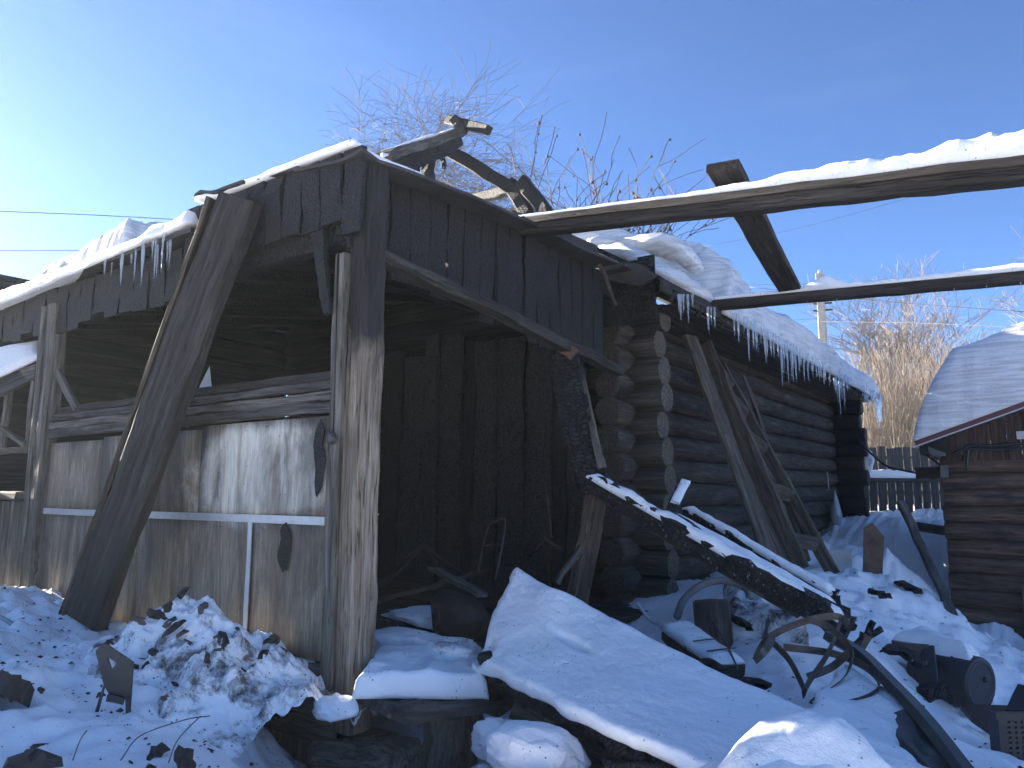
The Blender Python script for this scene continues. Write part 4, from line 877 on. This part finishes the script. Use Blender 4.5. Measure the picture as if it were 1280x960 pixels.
# ---------------------------------------------------------------- left foreground
hp = thing('debris_heap', 'heap of charred rags and rubble crusted with snow at the left of the post', 'debris heap', at(300, 900, 3.5))
hc = at(290, 900, 3.45)
def heapz(x, y):
    r = np.sqrt(((x) / .62) ** 2 + ((y) / .55) ** 2); ang = np.arctan2(y, x)
    return .36 * np.clip(1 - r ** 1.1, -.5, 1) + .13 * ridged(x * 3.4, y * 3.4, 3., 4) + .05 * ridged(x * 9, y * 9, 2., 3) + .02 * fbm(x * 25, y * 25, 2.) - .10
n_ = 130; gxx, gyy = np.meshgrid(np.linspace(-.75, .75, n_), np.linspace(-.7, .7, n_), indexing='ij'); hz = heapz(gxx, gyy)
hb = Vector((-.66, -.46, max(gz(-.66, -.46), .96)))
Vh = np.stack([gxx, gyy, hz], -1).reshape(-1, 3); a = (np.arange(n_ - 1)[:, None] * n_ + np.arange(n_ - 1)[None, :]).ravel()
link('heap', mesh('heap', Vh, np.stack([a, a + n_, a + n_ + 1, a + 1], -1), M_snowheap, True), hp, Matrix.Translation(hb + Vector((0, 0, .02))))
for q in range(90):
    x_, y_ = U(-.55, .5), U(-.62, .35); z_ = float(heapz(np.array([x_]), np.array([y_]))[0]); s = U(.015, .055)
    shard('rag', hb + Vector((x_, y_, z_ + .012)), s * 1.4, s * .8, s * .35, R.choice([M_rag, M_clinker, M_clinker]), hp, q, .9)
def fmat(u, v, d):
    M = Matrix((ex, Vector((0, 0, 1)), ex.cross(Vector((0, 0, 1))))).transposed().to_4x4(); M.translation = at(u, v, d); return M
fr = thing('seat_bracket', 'upright black metal bracket with two cut-outs stuck in the snow', 'bracket', at(138, 925, 3.3))
s_ = 3.3 / 935
def pts(l_): return [((u - 138) * s_, (925 - v) * s_) for u, v in l_]
fr_up = Matrix.Translation((0, 0, .09))
plate('bracket_plate', pts([(109, 850), (119, 841), (156, 863), (159, 922), (155, 922), (152, 905), (134, 902), (125, 890), (120, 925), (117, 922), (124, 888)]), [pts([(124, 857), (137, 864), (131, 872)]), ], .012, M_metal, fr, fr_up @ fmat(138, 925, 3.3) @ Matrix.Rotation(-.1, 4, 'X'))
board('cross_bar', at(134, 872, 3.28), at(155, 876, 3.28), .012, .03, M_metal, fr, up=(0, 0, 1), seg=2, rough=.001); board('foot_bar', at(127, 921, 3.3), at(147, 926, 3.25), .03, .02, M_metal, fr, seg=2)
for k, (u, v, d, s3, lab) in enumerate(((15, 870, 3.15, (.13, .06, .08), 'large black burnt slab half buried at the left edge'), (5, 805, 4.2, (.07, .04, .05), 'dark lump in the snow at the left edge above the burnt slab'), (40, 962, 2.6, (.10, .06, .05), 'round dark object in the lower left corner'),
        (152, 932, 3.1, (.07, .03, .03), 'ragged black scrap at the foot of the bracket'), (195, 948, 2.9, (.06, .03, .03), 'black clinker right of the bracket foot'), (37, 842, 3.5, (.012, .02, .06), 'thin dark strip in the snow mound at left'), (50, 940, 2.9, (.012, .01, .04), 'upright splinter in smooth snow at lower left'), (230, 955, 2.8, (.05, .04, .03), 'black fragment below the debris heap'))):
    tag(shard('burnt_fragment', at(u, v, d) + Vector((0, 0, .02)), s3[0], max(s3[1], s3[2]) * 1.1, min(s3) * .8, M_clinker, None, k + 30, .7, 13), lab, 'debris')
wh = thing('bicycle_wheel', 'bicycle wheel rim with spokes half buried at the far left', 'wheel', at(0, 800, 4.6))
wc = at(-12, 800, 4.6); W1, W2 = ex, Vector((-.35, -.5, .8)).normalized()
tube('rim', [wc + W1 * .24 * cos(a) + W2 * .24 * sin(a) for a in np.linspace(-.2, pi, 24)], .014, M_galv, wh, n=6)
for a in np.linspace(0, pi, 9): tube('spoke', [wc, wc + W1 * .24 * cos(a) + W2 * .24 * sin(a)], .002, M_galv, wh, n=3)
for k, (pp) in enumerate(([(150, 962, 2.7), (175, 930, 3.0), (230, 910, 3.1), (262, 905, 3.1)], [(210, 965, 2.7), (222, 935, 2.9), (250, 905, 3.1)], [(90, 962, 2.7), (100, 935, 2.9), (112, 918, 3.1)])):
    tag(tube('thin_wire', spl([at(*p) + Vector((0, 0, .03)) for p in pp], 6), .0022, M_cable, n=4), ('longest fine dark wire arching over the snow below the heap', 'short fine wire curving up into the debris heap', 'fine wire bending left of the metal bracket')[k], 'wire')
for k, (u, v, d, sx) in enumerate(((60, 775, 5.0, .16), (75, 765, 5.1, .12), (122, 812, 4.3, .13), (95, 818, 4.2, .12), (28, 845, 3.6, .12), (50, 755, 5.3, .1), (172, 795, 4.75, .13), (140, 835, 3.9, .12), (20, 765, 5.1, .14))):
    p = at(u, v, d); o = chunk('snow_clod', Vector((p.x, p.y, p.z - .03)), (sx, sx * .8, sx * .75), M_snowd if k % 2 else M_snow, None, k + 60, .5, 4)
    tag(o, ('snow clod near the foot of the leaning timber', 'lumpy clod at the plywood foot left of the timber', 'peaked snow clod left of the debris heap', 'broad clod beside the peaked one', 'snow mound over the burnt slab', 'small clod beyond the bicycle wheel', 'dirty clod right of the timber foot', 'low clod above the metal bracket', 'clod lying against the bicycle wheel')[k], 'snow')

# ---------------------------------------------------------------- brown shed on the right
sh = thing('log_shed', 'brown log shed with vertical gable boards and a dark red roof edge', 'shed', (3.5, 9.5, 0))
YS = 8.7
for k in range(12):
    z = -.05 + .215 * k
    log('log', (1.93 + U(-.015, .015), YS + .1, z), (6.4, YS + .1, z),   .122, .126, [M_shed, M_shed], sh, seg=14, seed=k + 90, n=12, am=.06)
for k in range(10): log('log', (2.03, YS + .06, .05 + .215 * k), (2.03, 12.2, .05 + .215 * k), .108, .108, [M_shed, M_shed], sh, seg=6, seed=k + 120, n=10)
board('corner_board', (2.75, YS - .03, -.1), (2.75, YS - .03, .78), .1, .03, M_shed, sh, up=(0, -1, 0), seg=3)
RS = .36
x = 2.0
while x < 6:
    w_ = U(.14, .19); zt = 2.62 + (x - 1.7) * RS
    board('gable_board', (x + w_ / 2, YS + U(-.01, .01), 2.36), (x + w_ / 2, YS, min(zt, 4.1) - .02), w_ - .012, .025, M_shedv, sh, up=(0, -1, 0), seg=3); x += w_
board('fascia', (1.68, YS - .38, 2.60), (6, YS - .38, 2.60 + 4.32 * RS), .12, .025, M_red, sh, up=(0, -1, 0), seg=6, rough=.002)
board('fascia_trim', (1.66, YS - .40, 2.545), (6, YS - .40, 2.545 + 4.34 * RS), .015, .02, M_galv, sh, up=(0, -1, 0), seg=6, rough=.001)
board('roof_deck', (3.84, YS - .37, 2.62 + 2.16 * RS), (3.84, 12.6, 2.62 + 2.16 * RS), 4.6, .05, M_char, sh, up=(-RS, 0, 1), seg=4)
board('soffit_beam', (1.78, YS - .35, 2.5), (1.78, 12.5, 2.5), .1, .12, M_char, sh, seg=4)
link('notice', boxm(.09, .006, .10, M_white), sh, Matrix.Translation(onp(1276, 544, 1, YS - .03)))
tube('pipe', spl([onp(u, v, 1, YS - .12) for u, v in ((1190, 568), (1206, 561), (1212, 557), (1240, 557), (1300, 553))], 4), .022, M_black, sh)
tube('pipe', spl([onp(u, v, 1, YS - .14) for u, v in ((1208, 590), (1210, 566), (1214, 561), (1250, 562), (1300, 560))], 4), .018, M_black, sh)
ss = thing('shed_roof_snow', 'very thick rounded cap of layered snow on the shed roof', 'snow slab', (3, 10, 3))
def st_(u, v, x, y):
    return (1.02 - .22 * np.clip(x - .8, 0, 9) * .5 + .08 * fbm(x * 1.6, y * 1.6) + .05 * ridged(x * 4, y * 4, 2)) * (np.clip(x / .55, 0, 1) ** .42)
sheet('snow', ((1.66, YS - .44, 2.64), (6.1, YS - .44, 2.64 + 4.44 * RS), (6.1, 12.6, 2.64 + 4.44 * RS), (1.66, 12.6, 2.64)), 120, 60, st_, M_snowshed, ss, edge=.30, nrm=(0, 0, 1), edgeamp=.05)
gb = thing('eave_gutter_box', 'black trough hanging under the left corner of the shed roof', 'trough', at(1165, 592, 10.3))
board('trough', at(1150, 592, 10.4), at(1180, 590, 9.9), .12, .16, M_black, gb, seg=3); board('bracket', at(1150, 560, 10.2), at(1176, 582, 10), .02, .03, M_metal, gb, seg=2)
tag(tube('power_cable', spl([onp(1074, 550, 0, .3), at(1088, 566, 13), at(1108, 582, 12), at(1130, 588, 11), at(1152, 592, 10.4)], 8), .018, M_cable, n=6), 'black cable sagging from the house corner to the shed eave', 'cable')

# ---------------------------------------------------------------- fences
def fence(nm, lab, p0, p1, zt0, zt1, zb, wd, gap):
    f_ = thing(nm, lab, 'fence', (p0.x, p0.y, zb)); n_ = int((p1 - p0).length / (wd + gap)); nr = Vector((p1 - p0)).cross(Vector((0, 0, 1))).normalized()
    for i in range(n_):
        p = p0.lerp(p1, (i + .5) / n_); zt = zt0 + (zt1 - zt0) * i / n_ + U(-.04, .04)
        board('fence_board', (p.x, p.y, zb), (p.x + U(-.015, .015), p.y, zt), wd * U(.9, 1.), .022, M_fence, f_, up=nr, seg=2, rough=.003)
    for zz in (zb + .45 * (zt0 - zb), zt0 - .25): board('rail', p0 + Vector((0, .06, zz - p0.z)), p1 + Vector((0, .06, zz - p1.z)), .06, .09, M_fence, f_, up=nr, seg=4)
    return f_
a_, b_ = at(1040, 600, 15.), at(1215, 600, 15.4); a_.z = b_.z = 0
fn = fence('board_fence', 'low dark board fence with a snow-topped beam behind the yard', a_, b_, 2.2, 2.2, .9, .17, .02)
board('top_beam', Vector((a_.x, a_.y, 2.2)), Vector((b_.x, b_.y, 2.18)), .16, .09, M_fence, fn, seg=6)
snow_strip('snow', Vector((a_.x, a_.y, 2.24)), Vector((b_.x, b_.y, 2.22)), .22, .13, M_snow, fn, seg=50, seed=31)
a_, b_ = at(1000, 560, 19.), at(1320, 560, 19.); a_.z = b_.z = 0
fence('board_fence', 'tall grey plank fence farther back below the bushes', a_, b_, 3.05, 3.05, 1.2, .2, .012)
tag(chunk('snow_clod', at(1084, 575, 14.6), (.13, .1, .22), M_snow, None, 77, .4, 3), 'snow lump stuck on the fence beam by the house corner', 'snow')

# ---------------------------------------------------------------- poles and wires
def pole(nm, lab, u, v0, v1, d, r_):
    p = thing(nm, lab, 'utility pole', at(u, v1, d)); a0, b0 = at(u, v1, d), at(u, v0, d); a0.x, a0.y = b0.x, b0.y; a0.z = .5
    board('mast', a0, b0, r_ * 2, r_ * 1.8, M_concrete, p, up=(0, -1, 0), seg=3, rough=.003, taper=(1.2, .9)); return p, b0
pm, tp = pole('utility_pole', 'pale concrete utility pole rising behind the snowy house roof', 1024, 342, 430, 26, .13)
for dz in (-1.1, -1.35): board('crossarm', tp + Vector((-.25, -.1, dz)), tp + Vector((.35, .1, dz)), .06, .06, M_metal, pm, seg=1)
for dx in (-.2, 0, .3): chunk('insulator', tp + Vector((dx, 0, .05 if dx == 0 else -1.0)), (.05, .05, .09), M_white, pm, 2, .1, 2)
pm2, tp2 = pole('utility_pole', 'small distant utility pole at the end of the snowy roof', 1077, 434, 470, 45, .13)
board('crossarm', tp2 + Vector((-.5, -.2, -.3)), tp2 + Vector((.5, .2, -.3)), .1, .1, M_metal, pm2, seg=1)
def wire(pts, lab, r_=.012): tag(tube('wire', spl([at(*p) for p in pts], 6), r_, M_cable, n=4), lab, 'wire')
wire([(1024, 402, 26), (1150, 404, 22), (1320, 412, 18)], 'thickest wire from the concrete pole to the right')
wire([(930, 358, 27), (1077, 374, 24), (1320, 393, 19)], 'wire sagging just under the lower overhead beam')
wire([(900, 357, 30), (1000, 355, 28), (1160, 352, 26), (1320, 346, 25)], 'thin wire running level with the top of the concrete pole', .008)
wire([(975, 401, 27), (1024, 398, 26)], 'short wire end left of the concrete pole', .009)
wire([(980, 412, 30), (1024, 400, 26)], 'second short wire rising to the concrete pole', .008)
wire([(880, 308, 30), (1000, 285, 28), (1180, 235, 25)], 'faint wire crossing the blue sky between the overhead beams', .006)
wire([(-60, 262, 16), (120, 269, 17), (300, 279, 18)], 'upper wire across the sky at the left', .011)
wire([(-60, 313, 17), (60, 313, 17), (250, 314, 18)], 'lower wire across the sky at the left', .009)

# ---------------------------------------------------------------- trees
def tubes3(segs, n=3):
    V_ = []; F_ = []
    for p, q, r0, r1 in segs:
        t = (q - p); 
        if t.length < 1e-5: continue
        t.normalize(); s = t.cross(Vector((0, 0, 1)))
        if s.length < .05: s = Vector((1, 0, 0))
        s.normalize(); b = t.cross(s); k = len(V_)
        for c_, r_ in ((p, r0), (q, r1)):
            for j in range(n): a = 2 * pi * j / n; V_.append(c_ + (s * cos(a) + b * sin(a)) * r_)
        for j in range(n): F_.append((k + j, k + (j + 1) % n, k + n + (j + 1) % n, k + n + j))
    return V_, F_
def grow(p, d, l, r_, lev, rr, big, small, kids, droop, spread, minr):
    n_ = 4; q = p.copy(); dd = d.copy(); pts_ = [(q.copy(), r_)]
    for i in range(n_):
        dd = (dd + Vector((rr.gauss(0, .13), rr.gauss(0, .13), rr.gauss(0, .08) + (.10 if lev < 2 else -droop)))).normalized()
        q2 = q + dd * (l / n_); r2 = max(minr, r_ * (1 - .17 * (i + 1)))
        (big if lev < 2 else small).append((q, q2, pts_[-1][1], r2)); q = q2; pts_.append((q.copy(), r2))
    if lev >= len(kids): return
    for k in range(kids[lev]):
        f = rr.uniform(.25, 1.); i = min(n_ - 1, int(f * n_)); b0 = pts_[i][0].lerp(pts_[i + 1][0], f * n_ - i)
        a = rr.uniform(0, 2 * pi); side = Vector((cos(a), sin(a), rr.uniform(-.1, .4))); nd = (dd * (1 - spread) + side * spread + Vector((0, 0, .25 if lev < 2 else 0))).normalized()
        grow(b0, nd, l * rr.uniform(.45, .72), max(minr, pts_[i + 1][1] * .62), lev + 1, rr, big, small, kids, droop, spread, minr)
def tree(nm, lab, base, h, r_, kids, seed, mt, mc, droop=.05, spread=.5, lean=(0, 0), minr=.006, extra=None):
    rr = random.Random(seed); big = []; small = []; t = thing(nm, lab, 'tree', base)
    grow(Vector(base), Vector((lean[0], lean[1], 1)).normalized(), h, r_, 0, rr, big, small, kids, droop, spread, minr)
    big = [b for b in big if b[2] > 0]; o = Vector(base)
    V_, F_ = tubes3([(a - o, b - o, c, d) for a, b, c, d in big], 6); link('trunk', mesh('trunk', V_, F_, mt), t, Matrix.Translation(o))
    V_, F_ = tubes3([(a - o, b - o, c, d) for a, b, c, d in small], 3); link('crown', mesh('crown', V_, F_, mc), t, Matrix.Translation(o))
    return t, small
def gb_(u, d, z=1.0): p = at(u, 600, d); p.z = z; return p
tree('birch_tree', 'tall bare birch with fine drooping twigs behind the burnt ridge', gb_(520, 21), 6.9, .15, (11, 8, 8, 6), 4, M_bark, M_twig, .10, .5, minr=.0055)
tree('birch_tree', 'lower bare birch between the ridge stub and the fruit tree', gb_(655, 23), 6.2, .13, (10, 7, 8, 5), 9, M_bark, M_twig, .10, .5, minr=.006)
tree('birch_tree', 'far slender birch standing between the two nearer birches', gb_(592, 25), 7.4, .12, (10, 7, 8, 5), 15, M_bark, M_twig, .08, .45, minr=.006)
t, sm = tree('fruit_tree', 'small bare fruit tree hung with dried dark fruits', gb_(735, 11.5, 1.), 3.55, .08, (18, 9, 5), 21, M_twig, M_twig, .0, .45, minr=.006)
bm = bmesh.new(); rr = random.Random(3)
for s in rr.sample(sm, min(700, len(sm))):
    if s[1].z < 4.0: continue
    p = s[1] + Vector((0, 0, -.03)) - Vector(ORG[t.name]); bmesh.ops.create_icosphere(bm, subdivisions=1, radius=rr.uniform(.018, .032), matrix=Matrix.Translation(p))
m = bpy.data.meshes.new('fruit'); bm.to_mesh(m); bm.free(); m.materials.append(M_fruit); kind(link('dried_fruits', m, t, Matrix.Translation(ORG[t.name])), 'stuff')
tree('bare_tree', 'bare pale tree standing above the thicket between house and shed', gb_(1172, 32, 1.2), 5.6, .13, (9, 7, 6, 4), 33, M_bark, M_shoot, .02, .42, minr=.008)
tree('bare_tree', 'second bare tree partly behind the shed snow', gb_(1235, 34, 1.2), 6.0, .13, (8, 7, 6, 4), 35, M_bark, M_shoot, .02, .42, minr=.008)
tree('bare_tree', 'thin bare sapling at the right picture edge behind the shed', gb_(1290, 33, 1.2), 5.6, .11, (8, 6, 6, 3), 39, M_bark, M_shoot, .02, .42, minr=.008)
def shrub(lab, u, d, h, n_, wd, seed):
    rr = random.Random(seed); b = gb_(u, d, 1.2); t = thing('shrub', lab, 'shrub', b, 'tan thicket behind the fence'); segs = []
    for i in range(n_):
        p = Vector((rr.gauss(0, wd), rr.gauss(0, wd * .6), 0)); dd = Vector((p.x * .12 + rr.gauss(0, .10), rr.gauss(0, .10), 1)).normalized(); hh = h * rr.uniform(.6, 1.); r_ = .02
        for k in range(5):
            dd = (dd + Vector((rr.gauss(0, .07), rr.gauss(0, .07), .05))).normalized(); q = p + dd * hh / 5; segs.append((p, q, r_, r_ * .75)); r_ *= .75
            if k > 0:
                for _ in range(3):
                    e = (dd + Vector((rr.gauss(0, .4), rr.gauss(0, .4), .1))).normalized(); segs.append((q, q + e * rr.uniform(.3, .8), r_ * .6, .005))
            p = q
    V_, F_ = tubes3(segs, 3); link('shoots', mesh('shoots', V_, F_, M_shoot), t, Matrix.Translation(b))
for k, (u, d, h, lab) in enumerate(((1098, 25, 5.2, 'dense tan shrub right beside the far house corner'), (1140, 26, 5.6, 'tall tan shrub in the middle of the gap'), (1185, 27, 5.8, 'tan shrub rising left behind the shed snow'), (1120, 31, 7.2, 'taller pale shrub behind the two front ones'), (1230, 28, 5.8, 'tan shrub hidden mostly by the shed'))): shrub(lab, u, d, h, 230, .95, 60 + k)
# far roof tip
fh = thing('distant_house', 'distant house of which only an orange-brown roof tip shows', 'house', at(640, 300, 40))
c = at(641, 258, 40); V_ = [c + ex * -1.0 + Vector((0, 0, -.9)), c + ex * 1.1 + Vector((0, 0, -.7)), c, c + ex * -1.0 + Vector((-2, 4, -.9)), c + ex * 1.1 + Vector((-2, 4, -.7)), c + Vector((-2, 4, 0))]
link('roof', mesh('roof', V_, [(0, 1, 2), (3, 5, 4), (0, 2, 5, 3), (1, 4, 5, 2), (0, 3, 4, 1)], M_rust), fh)
board('wall', c + Vector((-.8, 2, -9)), c + Vector((-.8, 2, -.9)), 2.2, 2.2, M_shed, fh, seg=2)
# added sun blocker out of view: keeps the low sun off the near yard
nb = thing('added_sun_screen', 'small grey board woodshed beyond the left edge of the yard', 'shed', (-7, -1.6, 0))
for k in range(6): board('wall_board', (-5.7, -2.4 + .41 * k, .3), (-5.7, -2.4 + .41 * k, 2.95), .40, .04, M_grey, nb, up=(1, 0, 0), seg=1)
for k in range(8): board('wall_board', (-8.9 + .41 * k, -2.6, .3), (-8.9 + .41 * k, -2.6, 2.95), .40, .04, M_grey, nb, up=(0, -1, 0), seg=1)
board('roof', (-7.3, -2.75, 3.02), (-7.3, -.25, 3.02), 3.5, .1, M_felt, nb, seg=2)
# added air that lightens the darks towards the sun, standing in for lens glare
nv = NT('glare_volume'); nv.t.nodes.remove(nv.b); pv = nv.t.nodes.new('ShaderNodeVolumePrincipled')
pv.inputs['Density'].default_value = .0009; pv.inputs['Anisotropy'].default_value = .3; pv.inputs['Color'].default_value = (.86, .95, 1, 1)
out = [n_ for n_ in nv.t.nodes if n_.type == 'OUTPUT_MATERIAL'][0]; nv.t.links.new(pv.outputs[0], out.inputs['Volume'])
hz = link('glare_haze', boxm(110, 110, 15, nv.m), None, Matrix.Translation((0, 20, 6.0))); kind(hz, 'stuff')
